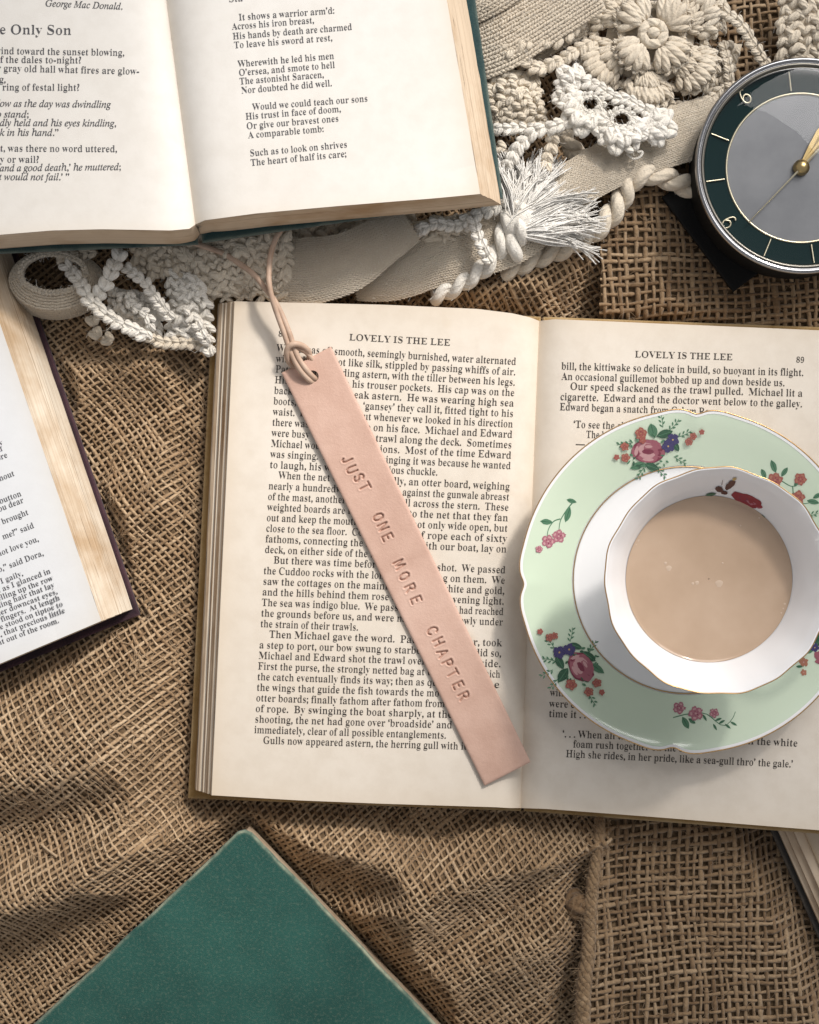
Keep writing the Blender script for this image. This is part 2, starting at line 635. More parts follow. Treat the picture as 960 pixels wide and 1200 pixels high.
def cotton(name, c1, c2, fine=1500, ply=1.0):
    m = Mat(name, c1, .9, spec=.12, sheen=.3)
    n = m.noise(fine, 4, .7, (1, 1, 1))
    n2 = m.noise(45, 3, .6)
    # plies twisted round the yarn: stripes in the yarn's own coordinates
    at = m.node('ShaderNodeAttribute', attribute_name='yarn')
    sx = m.node('ShaderNodeSeparateXYZ')
    m.link(at.outputs['Vector'], sx.inputs[0])
    th = m.node('ShaderNodeMath', operation='ARCTAN2')
    m.link(sx.outputs[2], th.inputs[0]); m.link(sx.outputs[1], th.inputs[1])
    t5 = m.node('ShaderNodeMath', operation='MULTIPLY'); t5.inputs[1].default_value = 5
    m.link(th.outputs[0], t5.inputs[0])
    x4 = m.node('ShaderNodeMath', operation='MULTIPLY_ADD'); x4.inputs[1].default_value = 3.4
    m.link(sx.outputs[0], x4.inputs[0]); m.link(t5.outputs[0], x4.inputs[2])
    wb = m.node('ShaderNodeMath', operation='MULTIPLY_ADD'); wb.inputs[1].default_value = 3.0
    m.link(m.noise(260, 2, .5), wb.inputs[0]); m.link(x4.outputs[0], wb.inputs[2])
    si = m.node('ShaderNodeMath', operation='SINE'); m.link(wb.outputs[0], si.inputs[0])
    hp = m.node('ShaderNodeMath', operation='MULTIPLY_ADD'); hp.inputs[1].default_value = .30 * ply
    m.link(si.outputs[0], hp.inputs[0]); m.link(n, hp.inputs[2])
    c = m.ramp(n2, [(.3, c2), (.65, c1)])
    c = m.mix(.4, c, m.ramp(n, [(.3, (.74, .70, .64, 1)), (.6, (1.05, 1.05, 1.05, 1))]), 'MULTIPLY')
    m.color(c)
    m.bump(hp.outputs[0], .85, .0006)
    return m.m


M['cotton'] = cotton('cream cotton yarn', (.80, .715, .585, 1), (.70, .605, .475, 1))
M['cotton_white'] = cotton('off white cotton yarn', (.89, .855, .79, 1), (.83, .785, .70, 1))
M['thread'] = cotton('bleached cotton thread', (.93, .91, .87, 1), (.90, .87, .81, 1), 1500, .3)
M['cotton_knit'] = cotton('cream knitted cotton', (.79, .70, .565, 1), (.70, .60, .47, 1), 2200, .6)

lea = Mat('pink leather', (.62, .36, .285, 1), .52, spec=.35)
lc = lea.ramp(lea.noise(22, 5, .62), [(.28, (.52, .335, .262, 1)), (.5, (.60, .40, .318, 1)), (.72, (.655, .455, .37, 1))])
lc = lea.mix(.5, lc, lea.ramp(lea.noise(150, 4, .6, (1, 1, 1)), [(.35, (.88, .84, .82, 1)), (.6, (1.02, 1.02, 1.02, 1))]), 'MULTIPLY')
wn = lea.node('ShaderNodeMath', operation='MULTIPLY')
wn.inputs[1].default_value = 0.38
lea.link(lea.attr('tone'), wn.inputs[0])
lc = lea.mix(wn.outputs[0], lc, (.36, .17, .12, 1))
lea.color(lc)
lea.bump(lea.noise(950, 6, .72), .38, .0004)
M['leather'] = lea.m
lc2 = Mat('tan leather lace', (.52, .34, .24, 1), .55, spec=.4)
lc2.color(lc2.ramp(lc2.noise(150, 4, .6), [(.3, (.42, .285, .205, 1)), (.7, (.58, .43, .33, 1))]))
lc2.bump(lc2.noise(900, 3, .6), .3, .0003)
M['lace'] = lc2.m

M['china'] = Mat('white bone china', (.86, .86, .87, 1), .12, spec=.55, coat=.4).m
mint = Mat('mint glazed china', (.56, .72, .50, 1), .13, spec=.55, coat=.4)
mint.color(mint.ramp(mint.noise(14, 3, .5), [(.3, (.60, .715, .555, 1)), (.7, (.65, .75, .60, 1))]))
M['mint'] = mint.m
M['gilt'] = Mat('gilding', (.58, .36, .16, 1), .28, metal=.9).m
tea = Mat('milky tea', (.50, .335, .215, 1), .09, spec=.4)
tea.color(tea.ramp(tea.noise(32, 4, .55), [(.3, (.44, .315, .22, 1)), (.52, (.495, .36, .258, 1)), (.72, (.545, .405, .297, 1))]))
M['tea'] = tea.m
M['froth'] = Mat('tea froth', (.56, .43, .325, 1), .35).m
for k, c in dict(p_rose_dark=(.20, .035, .065, 1), p_rose=(.34, .11, .145, 1), p_rose_pale=(.56, .32, .33, 1), p_red=(.36, .105, .085, 1),
                 p_orange=(.42, .18, .12, 1), p_pink=(.40, .15, .195, 1), p_leaf=(.085, .205, .12, 1), p_leaf_dark=(.035, .105, .06, 1),
                 p_blue=(.06, .05, .15, 1), p_yellow=(.52, .36, .14, 1), p_brown=(.09, .03, .025, 1), p_crimson=(.27, .025, .04, 1)).items():
    M[k] = Mat('enamel ' + k[2:].replace('_', ' '), c, .25, spec=.5).m

M['chrome'] = Mat('polished chrome', (.36, .36, .37, 1), .18, metal=1).m
M['gunmetal'] = Mat('dull nickel', (.16, .15, .13, 1), .32, metal=.9).m
M['brass'] = Mat('aged brass', (.60, .44, .20, 1), .30, metal=1).m
M['pale_brass'] = Mat('pale brass', (.66, .60, .44, 1), .35, metal=.85).m
dm = Mat('silvered dial', (.22, .225, .24, 1), .38, metal=.35)
dm.color(dm.ramp(dm.noise(60, 4, .6), [(.3, (.125, .13, .14, 1)), (.7, (.165, .17, .18, 1))]))
M['dial'] = dm.m
M['ring_green'] = Mat('dark green enamel', (.003, .016, .017, 1), .55, spec=.05).m
blk = Mat('black leather case', (.006, .006, .006, 1), .7, spec=.2)
blk.bump(blk.noise(900, 4, .6), .4, .0004)
M['black'] = blk.m
gl = bpy.data.materials.new('clock glass')
gl.use_nodes = True
nt = gl.node_tree
nt.nodes.remove(nt.nodes['Principled BSDF'])
tr = nt.nodes.new('ShaderNodeBsdfTransparent')
gs = nt.nodes.new('ShaderNodeBsdfGlossy')
gs.inputs['Roughness'].default_value = .02
fr = nt.nodes.new('ShaderNodeFresnel')
fr.inputs[0].default_value = 1.36
mx = nt.nodes.new('ShaderNodeMixShader')
nt.links.new(fr.outputs[0], mx.inputs[0])
nt.links.new(tr.outputs[0], mx.inputs[1])
nt.links.new(gs.outputs[0], mx.inputs[2])
nt.links.new(mx.outputs[0], nt.nodes['Material Output'].inputs[0])
M['glass'] = gl

# ------------------------------------------------------------------ table and burlap
tz = -4.0
obj('tabletop', [(np.array([[-60, -60, tz], [60, -60, tz], [60, 60, tz], [-60, 60, tz]]), np.array([[0, 1, 2, 3]]), 0)], M['table'], kind='structure')

BOOK_MAIN = [(214, 345), (640, 372), (1060, 392), (1040, 985), (614, 954), (210, 940)]
BOOK_LEFT = [(12, 250), (172, 722), (-260, 900), (-440, 330)]
BOOK_GREEN = [(287, 962), (-20, 1262), (255, 1530), (565, 1250)]
BOOK_FAR = [(880, 930), (985, 1170), (1300, 1000), (1150, 800)]
CARVE = [(BOOK_MAIN, .25), (BOOK_LEFT, .35), (BOOK_GREEN, .0), (BOOK_FAR, -1.15)]


def sdf(X, Y, poly):
    P = np.asarray(poly, float)
    d = np.full(X.shape, 1e9)
    ins = np.zeros(X.shape, bool)
    for i in range(len(P)):
        a, b = P[i], P[(i + 1) % len(P)]
        e = b - a
        t = np.clip(((X - a[0]) * e[0] + (Y - a[1]) * e[1]) / (e @ e), 0, 1)
        d = np.minimum(d, np.hypot(X - a[0] - t * e[0], Y - a[1] - t * e[1]))
        c = ((a[1] > Y) != (b[1] > Y)) & (X < (b[0] - a[0]) * (Y - a[1]) / (b[1] - a[1] + 1e-12) + a[0])
        ins ^= c
    return np.where(ins, -d, d)


def line_dist(X, Y, pts):
    P = np.array([W(*p)[:2] for p in pts])
    d = np.full(X.shape, 1e9)
    side = np.zeros(X.shape)
    for i in range(len(P) - 1):
        a, b = P[i], P[i + 1]
        e = b - a
        t = np.clip(((X - a[0]) * e[0] + (Y - a[1]) * e[1]) / (e @ e), 0, 1)
        qx, qy = X - a[0] - t * e[0], Y - a[1] - t * e[1]
        dd = np.hypot(qx, qy)
        s = np.sign(e[0] * (Y - a[1]) - e[1] * (X - a[0]))
        m = dd < d
        d = np.where(m, dd, d)
        side = np.where(m, s, side)
    return d, side


RIDGES = [  # px polyline (left to right), height, width above, width below
    ([(-60, 905), (60, 893), (150, 872), (250, 845)], 1.6, 3.2, 1.9),
    ([(-60, 1062), (60, 1030), (160, 990), (250, 950), (320, 938)], 1.7, 1.6, 1.5),
    ([(320, 945), (400, 985), (470, 1010)], 1.0, 1.0, .9),
    ([(440, 1090), (520, 1025), (600, 985), (690, 958)], 1.35, 1.0, 1.7),
    ([(60, 720), (150, 610), (235, 520)], .55, 1.5, 1.6),
    ([(400, 1230), (540, 1130), (650, 1085)], .85, 1.3, 1.6),
    ([(520, 385), (600, 345), (690, 300)], .7, 1.2, 1.0),
    ([(40, 470), (130, 430), (230, 425)], .5, .9, 1.1),
]


def seam_x(Y):
    """world x of the hem of the right-hand burlap piece"""
    ys = np.array([W(0, p)[1] for p in (1240, 1110, 1040, 960, 700, 380, 250, -60)])
    xs = np.array([W(p, 0)[0] for p in (676, 686, 692, 702, 705, 700, 702, 700)])
    return np.interp(Y, ys, xs)


def carve(X, Y, Z, gap):
    for poly, zb in CARVE:
        Pw = [W(p[0], p[1], 0)[:2] for p in poly]
        s = sdf(X, Y, Pw)
        lim = zb - gap + np.maximum(s, 0) * 1.15
        Z = np.where(Z > lim, lim - 0.0, Z)
    return Z


def cloth_left(X, Y):
    Z = 0.12 * smooth_noise(X, Y, 3, .55) + 0.05 * smooth_noise(X, Y, 4, 1.3)
    for pts, h, wa, wb in RIDGES:
        d, s = line_dist(X, Y, pts)
        w = np.where(s > 0, wa, wb)
        Z = Z + 1.75 * h * np.exp(-(d / w) ** 2)
    g = X - seam_x(Y)
    Z = Z - 0.9 / (1 + np.exp(-(g + 1.0) * 4))
    return carve(X, Y, Z, .22)


def cloth_right(X, Y):
    Z = 0.10 + 0.13 * smooth_noise(X, Y, 13, .6) + .04 * smooth_noise(X, Y, 14, 1.5)
    g = X - seam_x(Y)
    Z = Z + .45 * np.exp(-(g / .9) ** 2)
    d, s = line_dist(X, Y, [(760, 200), (770, 300), (800, 400)])
    Z = Z + .55 * np.exp(-(d / 1.5) ** 2)
    return carve(X, Y, Z, .22)


def weave(zf, keep, spacing, rot, extent, seed, jitter, warp_amp):
    r = np.random.default_rng(seed)
    n = int(extent / spacing)
    idx = np.arange(-n, n + 1)
    c, s = math.cos(rot), math.sin(rot)
    out = []
    for axis in (0, 1):
        sub = 3
        v = np.arange(-n * sub, n * sub + 1) / sub          # in units of crossings
        I, Vv = np.meshgrid(idx, v, indexing='ij')
        off = r.normal(0, jitter, len(idx))[:, None]
        wob = jitter * 1.1 * np.sin(Vv * .33 + r.uniform(0, 6.28, len(idx))[:, None]) + jitter * .8 * np.sin(Vv * .93 + r.uniform(0, 6.28, len(idx))[:, None])
        U = (I + off + wob) * spacing
        Q = Vv * spacing
        if axis == 0:
            X, Y = U, Q
        else:
            X, Y = Q, U
        X, Y = X * c - Y * s, X * s + Y * c
        wx = warp_amp * smooth_noise(X, Y, seed + 1, .22) + .12 * smooth_noise(X, Y, seed + 5, .8)
        wy = warp_amp * smooth_noise(X, Y, seed + 2, .22) + .12 * smooth_noise(X, Y, seed + 6, .8)
        X, Y = X + wx, Y + wy
        K = keep(X, Y)
        rows = np.where(K.any(axis=1))[0]
        for part in np.array_split(rows, 6):
            if len(part) == 0:
                continue
            x, y, k = X[part], Y[part], K[part]
            cols_ = np.where(k.any(axis=0))[0]
            a, b = cols_.min(), cols_.max() + 1
            x, y, k = x[:, a:b], y[:, a:b], k[:, a:b]
            z = zf(x, y)
            sgn = 1 if axis == 0 else -1
            amp = spacing * .085
            ph = np.cos(np.pi * (I[part][:, a:b] + Vv[part][:, a:b]))
            P = np.stack([x, y, z + sgn * amp * ph], -1)
            T = norm(np.gradient(P, axis=1))
            B = norm(np.cross(T, np.array([0, 0, 1.0])))
            N = np.cross(B, T)
            thick = spacing * (.205 + .085 * r.random(len(part)))[:, None] * (1 + .22 * np.sin(Vv[part][:, a:b] * .7 + r.uniform(0, 6.28, len(part))[:, None]) + r.normal(0, .10, x.shape))
            slub = r.random(len(part)) < .04
            thick = np.where(slub[:, None] & (np.sin(Vv[part][:, a:b] * .21 + r.uniform(0, 6, len(part))[:, None]) > .55), thick * 1.8, thick)
            thick = np.clip(thick, spacing * .12, spacing * .46)
            sides = 5
            an = np.linspace(0, 2 * np.pi, sides, endpoint=False) + .3
            V = P[:, :, None, :] + thick[:, :, None, None] * (np.cos(an)[None, None, :, None] * B[:, :, None, :] + .55 * np.sin(an)[None, None, :, None] * N[:, :, None, :])
            nt_, np_ = x.shape
            tone = np.clip(.5 + .20 * r.normal(0, 1, nt_)[:, None] + .16 * np.sin(Vv[part][:, a:b] * .45 + r.uniform(0, 6, nt_)[:, None]) + r.normal(0, .10, (nt_, np_)), 0, 1)
            base = (np.arange(nt_)[:, None] * np_ + np.arange(np_ - 1)[None, :])[(k[:, :-1] & k[:, 1:])]
            i = np.arange(sides)
            j = (i + 1) % sides
            F = np.stack([base[:, None] * sides + i, base[:, None] * sides + j, (base[:, None] + 1) * sides + j, (base[:, None] + 1) * sides + i], -1).reshape(-1, 4)
            used = np.unique(F)
            remap = np.zeros(nt_ * np_ * sides, np.int64)
            remap[used] = np.arange(len(used))
            out.append((V.reshape(-1, 3)[used], remap[F], 0, np.repeat(tone.ravel(), sides)[used]))
    return out


XM, YM = 17.6, 21.6


def keep_left(X, Y):
    inside = (np.abs(X) < XM) & (np.abs(Y) < YM) & (X < seam_x(Y) + .5)
    deep = sdf(X, Y, [W(p[0], p[1])[:2] for p in BOOK_MAIN]) < -1.6
    deep |= sdf(X, Y, [W(p[0], p[1])[:2] for p in BOOK_GREEN]) < -1.6
    deep |= sdf(X, Y, [W(p[0], p[1])[:2] for p in BOOK_LEFT]) < -1.6
    return inside & ~deep


def keep_right(X, Y):
    inside = (np.abs(X) < XM) & (np.abs(Y) < YM) & (X > seam_x(Y) - .02)
    deep = sdf(X, Y, [W(p[0], p[1])[:2] for p in BOOK_MAIN]) < -1.6
    return inside & ~deep


def hairs(zf, keep, n, seed, lmin, lmax, rad, lift, tone0):
    r = np.random.default_rng(seed)
    X = r.uniform(-XM, XM, n * 3)
    Y = r.uniform(-YM, YM, n * 3)
    k = keep(X, Y)
    X, Y = X[k][:n], Y[k][:n]
    n = len(X)
    a = r.uniform(0, 2 * np.pi, n)
    l = r.uniform(lmin, lmax, n)
    kk = r.normal(0, .9, n)
    t = np.linspace(-.5, .5, 5)
    ang = a[:, None] + kk[:, None] * t[None]
    px = X[:, None] + l[:, None] * t * np.cos(ang)
    py = Y[:, None] + l[:, None] * t * np.sin(ang)
    pz = zf(px, py) + .10 + lift * r.random(n)[:, None] * (1 + np.sin(t * 6 + r.uniform(0, 6, n)[:, None]))
    P = np.stack([px, py, pz], -1)
    T = norm(np.gradient(P, axis=1))
    B = norm(np.cross(T, np.array([0, 0, 1.0])))
    N = np.cross(B, T)
    an = np.array([0, 2.09, 4.19])
    V = P[:, :, None] + rad * r.uniform(.6, 1.4, n)[:, None, None, None] * (np.cos(an)[:, None] * B[:, :, None] + np.sin(an)[:, None] * N[:, :, None])
    base = (np.arange(n)[:, None] * 5 + np.arange(4)).ravel()
    i = np.arange(3)
    j = (i + 1) % 3
    F = np.stack([base[:, None] * 3 + i, base[:, None] * 3 + j, base[:, None] * 3 + 3 + j, base[:, None] * 3 + 3 + i], -1).reshape(-1, 4)
    return [(V.reshape(-1, 3), F, 0, np.clip(tone0 + r.normal(0, .2, n), 0, 1).repeat(15))]


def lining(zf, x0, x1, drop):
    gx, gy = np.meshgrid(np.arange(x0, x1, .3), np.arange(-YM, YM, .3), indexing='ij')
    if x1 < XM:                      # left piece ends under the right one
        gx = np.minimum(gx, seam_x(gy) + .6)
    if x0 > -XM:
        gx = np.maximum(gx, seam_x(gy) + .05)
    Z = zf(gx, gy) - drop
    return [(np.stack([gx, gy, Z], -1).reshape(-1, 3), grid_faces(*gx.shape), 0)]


bl = thing('burlap_cloth', W(150, 850, -.4), 'golden brown open weave burlap cloth rumpled in soft folds under the books', 'cloth')
obj('weave', weave(cloth_left, keep_left, .228, math.radians(37), 30, 21, .075, .60), M['jute'], bl, kind='stuff')
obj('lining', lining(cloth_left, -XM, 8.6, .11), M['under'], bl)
obj('loose_fibres', hairs(cloth_left, keep_left, 3000, 5, .25, 1.3, .008, .06, .85), M['jute'], bl, kind='stuff')
br = thing('burlap_cloth', W(820, 1090, -.4), 'brown burlap cloth lying flat with straight weave and a rope-like hem', 'cloth')
obj('weave', weave(cloth_right, keep_right, .312, math.radians(4), 30, 31, .085, .28), M['jute_dark'], br, kind='stuff')
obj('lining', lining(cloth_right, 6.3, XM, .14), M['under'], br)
obj('loose_fibres', hairs(cloth_right, keep_right, 900, 6, .25, 1.0, .008, .05, .75), M['jute_dark'], br, kind='stuff')


def fuzz_tube(parts, tone=.5, sp=.15):
    return [(p[0], p[1], 0, np.clip(tone + rng.normal(0, sp, len(p[0])), 0, 1)) for p in parts]


for ys, r0, r1 in (((952, 1250), .24, .38),):
    yy = np.linspace(ys[0], ys[1], 14)
    pts = []
    for i, y in enumerate(yy):
        wy = W(0, y)[1]
        wx = float(seam_x(wy)) + rng.normal(0, .03)
        pts.append([wx, wy, float(cloth_right(np.array([wx + .15]), np.array([wy]))[0]) + .12])
    pts = np.array(pts)
    hem = []
    for k in range(5):
        q = spline(pts, 150)
        T, B, N = frames(q)
        s = np.linspace(0, 1, 150) * (ys[1] - ys[0]) / 30
        rr = np.interp(np.linspace(0, 1, 150), [0, 1], [r0, r1])
        a = s / 1.5 * 2 * np.pi + k * 1.2566 + .4 * np.sin(s * 1.7)
        hem += tube(q + (rr * .5)[:, None] * (np.cos(a)[:, None] * B + np.sin(a)[:, None] * N), rr * .44 * (1 + rng.normal(0, .09, 150)), 7)
    obj('hem', fuzz_tube(hem, .55), M['jute_dark'], br)
# the frayed knot that hangs off the hem
c = W(676, 1060, .25)
kn = []
for k in range(7):
    a = np.linspace(0, 2 * np.pi, 26)
    ax = norm(rng.normal(0, 1, 3) * np.array([1, .6, .7]))
    e1 = norm(np.cross(ax, [0.2, .3, 1]))
    e2 = np.cross(ax, e1)
    R = .40 + .03 * k * .3
    q = c + ax * rng.uniform(-.15, .15) + R * (np.cos(a)[:, None] * e1 * .85 + np.sin(a)[:, None] * e2 * 1.15)
    kn += tube(q, .15, 7, False)
kn += puffs([c], [[0, 1, 0]], [[1, 0, 0]], [[0, 0, 1]], .5, .4, .36, 12, 8)
obj('knot', fuzz_tube(kn, .12), M['jute_dark'], br)
# a pale straw caught in the cloth
straw = [W(46, 992, 1.9), W(56, 997, 1.95), W(69, 1001, 1.9)]
zs = cloth_left(np.array([p[0] for p in straw]), np.array([p[1] for p in straw])) + .2
straw = [np.array([p[0], p[1], z]) for p, z in zip(straw, zs)]
obj('straw', fuzz_tube(tube(spline(straw, 8), .05, 6), 1.0, .02), M['jute'], bl)

# ------------------------------------------------------------------ lettering
GLY = {}


def code(ch, style):
    if style == 'i':
        if ch == 'h': return '\u210e'
        if 'A' <= ch <= 'Z': return chr(0x1D434 + ord(ch) - 65)
        if 'a' <= ch <= 'z': return chr(0x1D44E + ord(ch) - 97)
        return ch
    if 'A' <= ch <= 'Z': return chr(0x1D400 + ord(ch) - 65)
    if 'a' <= ch <= 'z': return chr(0x1D41A + ord(ch) - 97)
    if '0' <= ch <= '9': return chr(0x1D7CE + ord(ch) - 48)
    return ch


_tc = bpy.data.curves.new('glyph_source', 'FONT')
_tc.resolution_u = 3
_to = bpy.data.objects.new('glyph_source', _tc)
col.objects.link(_to)


def _mesh_of(s):
    _tc.body = s
    bpy.context.view_layer.update()
    dg = bpy.context.evaluated_depsgraph_get()
    e = _to.evaluated_get(dg)
    me = e.to_mesh()
    V = np.array([v.co[:2] for v in me.vertices]).reshape(-1, 2)
    F = []
    for p in me.polygons:
        vi = list(p.vertices)
        for k in range(1, len(vi) - 1):
            F.append((vi[0], vi[k], vi[k + 1]))
    e.to_mesh_clear()
    return V, np.array(F, dtype=np.int64).reshape(-1, 3)


def slim(V, F, dx, dy):
    """move outline points along their normals: slimmer stems, sturdier hairlines"""
    from collections import defaultdict
    ed = defaultdict(int)
    A = (V[F[:, 1], 0] - V[F[:, 0], 0]) * (V[F[:, 2], 1] - V[F[:, 0], 1]) - (V[F[:, 1], 1] - V[F[:, 0], 1]) * (V[F[:, 2], 0] - V[F[:, 0], 0])
    for f, a in zip(F, A):
        f = f if a > 0 else f[::-1]
        for i in range(3):
            ed[(f[i], f[(i + 1) % 3])] += 1
    Nn = np.zeros_like(V)
    for (a, b) in list(ed):
        if (b, a) not in ed:
            e = V[b] - V[a]
            n = np.array([e[1], -e[0]])
            n /= np.linalg.norm(n) + 1e-9
            Nn[a] += n
            Nn[b] += n
    Nn /= np.maximum(np.linalg.norm(Nn, axis=1, keepdims=True), 1e-6)
    return V + Nn * np.array([dx, dy])


HB, _ = _mesh_of(code('H', 'r'))
HL = HB[:, 0].min()
CAP = HB[:, 1].max()


def glyph(ch, style):
    k = (ch, style)
    if k not in GLY:
        if ch == ' ':
            GLY[k] = (np.zeros((0, 2)), np.zeros((0, 3), int), .25)
            return GLY[k]
        g = code(ch, style)
        V, F = _mesh_of(g)
        V2, _f = _mesh_of(g + code('H', 'r'))
        adv = V2[:, 0].max() - HB[:, 0].max()
        if len(F) and style == 'r' and ch.isalnum():
            V = slim(V, F, -.020, .006)
        elif len(F) and not ch.isalnum():
            V = slim(V, F, .014, .014)
        elif len(F) and style == 'i':
            V = slim(V, F, .010, .008)
        GLY[k] = (V, F, adv)
    return GLY[k]


def layout(text, style):
    """glyph vertices in em units on the line; returns V2, F, width"""
    x = 0.0
    Vs, Fs, n = [], [], 0
    for ch in text:
        V, F, adv = glyph(ch, style)
        if len(V):
            Vs.append(V + np.array([x, 0]))
            Fs.append(F + n)
            n += len(V)
        x += adv
    return (np.vstack(Vs) if Vs else np.zeros((0, 2))), (np.vstack(Fs) if Fs else np.zeros((0, 3), int)), x


def natural(text, style):
    return sum(glyph(c, style)[2] for c in text)


# ------------------------------------------------------------------ open books
class Page:
    """one side of an open book. Tpx / Bpx: head and foot edges in photograph pixels, from the gutter outwards"""

    def __init__(s, Tpx, Bpx, zf):
        s.T, s.B, s.zf = np.asarray(Tpx, float), np.asarray(Bpx, float), zf
        s.st = s._par(s.T)
        s.sb = s._par(s.B)
        a, b = W(*s.T[0]), W(*s.T[-1])
        c, d = W(*s.B[0]), W(*s.B[-1])
        s.out = norm((b - a) + (d - c))
        s.down = norm((c - a) + (d - b))

    @staticmethod
    def _par(P):
        d = np.r_[0, np.cumsum(np.linalg.norm(np.diff(P, axis=0), axis=1))]
        return d / d[-1]

    def edge(s, q):
        q = np.asarray(q, float)
        f = lambda P, k: np.stack([np.interp(q, k, P[:, i]) for i in (0, 1)], -1)
        return f(s.T, s.st), f(s.B, s.sb)

    def P(s, q, t, ext=0.0, dz=0.0, grow=0.0):
        q = np.asarray(q, float); t = np.asarray(t, float)
        a, b = s.edge(q)
        px = a * (1 - t[..., None]) + b * t[..., None]
        z = s.zf(q)
        w = Wn(px, z)
        w = w + s.out * (ext * q)[..., None] + s.down * (grow * (2 * t - 1))[..., None]
        w[..., 2] = z - dz
        return w

    def inv(s, px):
        px = np.asarray(px, float)
        lo, hi = np.zeros(len(px)), np.ones(len(px))
        a0, b0 = s.edge(np.zeros(len(px)))
        cr = lambda q: (lambda ab: (ab[1][:, 0] - ab[0][:, 0]) * (px[:, 1] - ab[0][:, 1]) - (ab[1][:, 1] - ab[0][:, 1]) * (px[:, 0] - ab[0][:, 0]))(s.edge(q))
        c1 = np.sign(cr(np.ones(len(px))))
        for _ in range(26):
            m = (lo + hi) / 2
            c = np.sign(cr(m)) == c1
            hi = np.where(c, m, hi)
            lo = np.where(c, lo, m)
        return (lo + hi) / 2

    def on(s, px, lift=.014):
        q = s.inv(px)
        return Wn(px, s.zf(q) + lift)

    def leaf(s, ns=64, nt=26, ext=0.0, dz=0.0, curl=0.0):
        q0 = np.linspace(0, 1, ns) ** 1.6
        q, t = np.meshgrid(q0, np.linspace(0, 1, nt), indexing='ij')
        V = s.P(q, t, ext, dz)
        if curl:
            V[..., 2] += curl * np.exp(-((1 - q) / .12) ** 2 - (np.minimum(t, 1 - t) / .10) ** 2)
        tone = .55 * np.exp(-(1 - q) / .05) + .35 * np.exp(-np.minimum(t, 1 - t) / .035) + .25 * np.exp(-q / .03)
        return [(V.reshape(-1, 3), grid_faces(ns, nt), 0, np.clip(tone, 0, 1).ravel())]

    def block(s, ext0, ext1, dz0, zb, grow=0.04, slant=0.0, ns=40, nt=20, nz=5, wob=0.0):
        """stack of leaves: top sheet dz0 under the page, walls down to height zb"""
        out = s.leaf(ns, nt, ext0, dz0)
        k = np.linspace(0, 1, nz)
        # fore-edge
        t = np.linspace(0, 1, nt)
        rows = []
        for kk in k:
            p = s.P(np.ones(nt), t, ext0 + (ext1 - ext0) * kk ** .9, dz0)
            p[:, 2] = p[:, 2] * (1 - kk) + zb * kk
            p += s.down * (slant * kk * (2 * t - 1))[:, None]
            if wob:
                p += s.out * (wob * rng.normal(0, 1, nt))[:, None]
            rows.append(p)
        leaves = max(6, 38 * (s.zf(np.array([.6]))[0] - dz0 - zb))
        Q = np.stack(np.meshgrid(k * leaves, t * 19 * .9, indexing='ij') + [np.full((nz, nt), dz0 * 37)], -1)
        out.append((np.array(rows).reshape(-1, 3), grid_faces(nz, nt), 1, None, Q))
        q0 = np.linspace(0, 1, ns) ** 1.6
        for tt, sg in ((0.0, -1), (1.0, 1)):
            rows = []
            for kk in k:
                p = s.P(q0, np.full(ns, tt), ext0 + (ext1 - ext0) * kk ** .9, dz0)
                p[:, 2] = p[:, 2] * (1 - kk) + np.minimum(zb, p[:, 2]) * kk
                p += s.down * (slant * kk * sg)
                rows.append(p)
            Q = np.stack(np.meshgrid(k * leaves, q0 * 12, indexing='ij') + [np.full((nz, ns), dz0 * 37 + 5 + tt)], -1)
            out.append((np.array(rows).reshape(-1, 3), grid_faces(nz, ns), 1, None, Q))
        return out


def write(page_ob, page, text, p0, p1=None, cap=9.0, style='r', mat='ink', prefix='', em_w=None, right=False, slope=None, track=0.0):
    """set one line of print. p0: left end of the baseline (px), p1: right end; prefix runs out to the left"""
    V, F, w = layout(text, style)
    if len(V) == 0:
        return
    sc = cap / CAP
    p0 = np.asarray(p0, float)
    if p1 is not None:
        p1 = np.asarray(p1, float)
        d = p1 - p0
        L = np.linalg.norm(d)
        d = d / L
        sx = L / w
    else:
        d = np.asarray(slope, float)
        d = d / np.linalg.norm(d)
        sx = em_w
        if right:
            p0 = p0 - d * (w * sx)
    if prefix:
        V2, F2, w2 = layout(prefix, style)
        F = np.vstack([F, F2 + len(V)])
        V = np.vstack([V, V2 - np.array([w2, 0])])
    up = np.array([d[1], -d[0]])
    px = p0 + V[:, :1] * sx * d + V[:, 1:] * sc * up
    Q = page.on(px)
    return obj('text_line', [(Q, F, 0)], M[mat], page_ob, smooth=False)


def prof(zg, zp, k=.05, drop=0.0, tilt=0.0):
    return lambda q: zg + (zp - zg) * (1 - np.exp(-q / k)) - drop * q ** 2 + tilt * q + .022 * q * np.sin(8 * q + zp * 3)


# --- the book under the bookmark and the saucer
mb = thing('open_book', W(611, 660, .22), 'open book with aged cream pages and mustard cover, under bookmark and teacup', 'book')
obj('cover', slab([(249, 349), (634, 371), (611, 951), (220, 936)], .22, .46, .05), M['mustard'], mb, label='mustard yellow cloth board')
obj('cover', slab([(637, 371), (1040, 386), (1018, 982), (614, 951)], .22, .46, .05), M['mustard'], mb)
pl = Page([(632, 376), (622, 372), (600, 367), (560, 362), (450, 357), (275, 353)], [(610, 947), (598, 947), (580, 946), (450, 942), (350, 938), (248, 932)], prof(1.15, 1.95, .045, .12))
pr = Page([(632, 376), (650, 374), (700, 376), (960, 387), (1022, 390)], [(610, 947), (640, 948), (760, 957), (960, 973), (1004, 976)], prof(1.15, 1.80, .05, .10))
lay = [(.74, .82, .95, .47), (.56, .70, .70, 1.02), (.40, .46, .52, 1.22), (.18, .34, .26, 1.36), (.03, .10, .05, 1.60)]
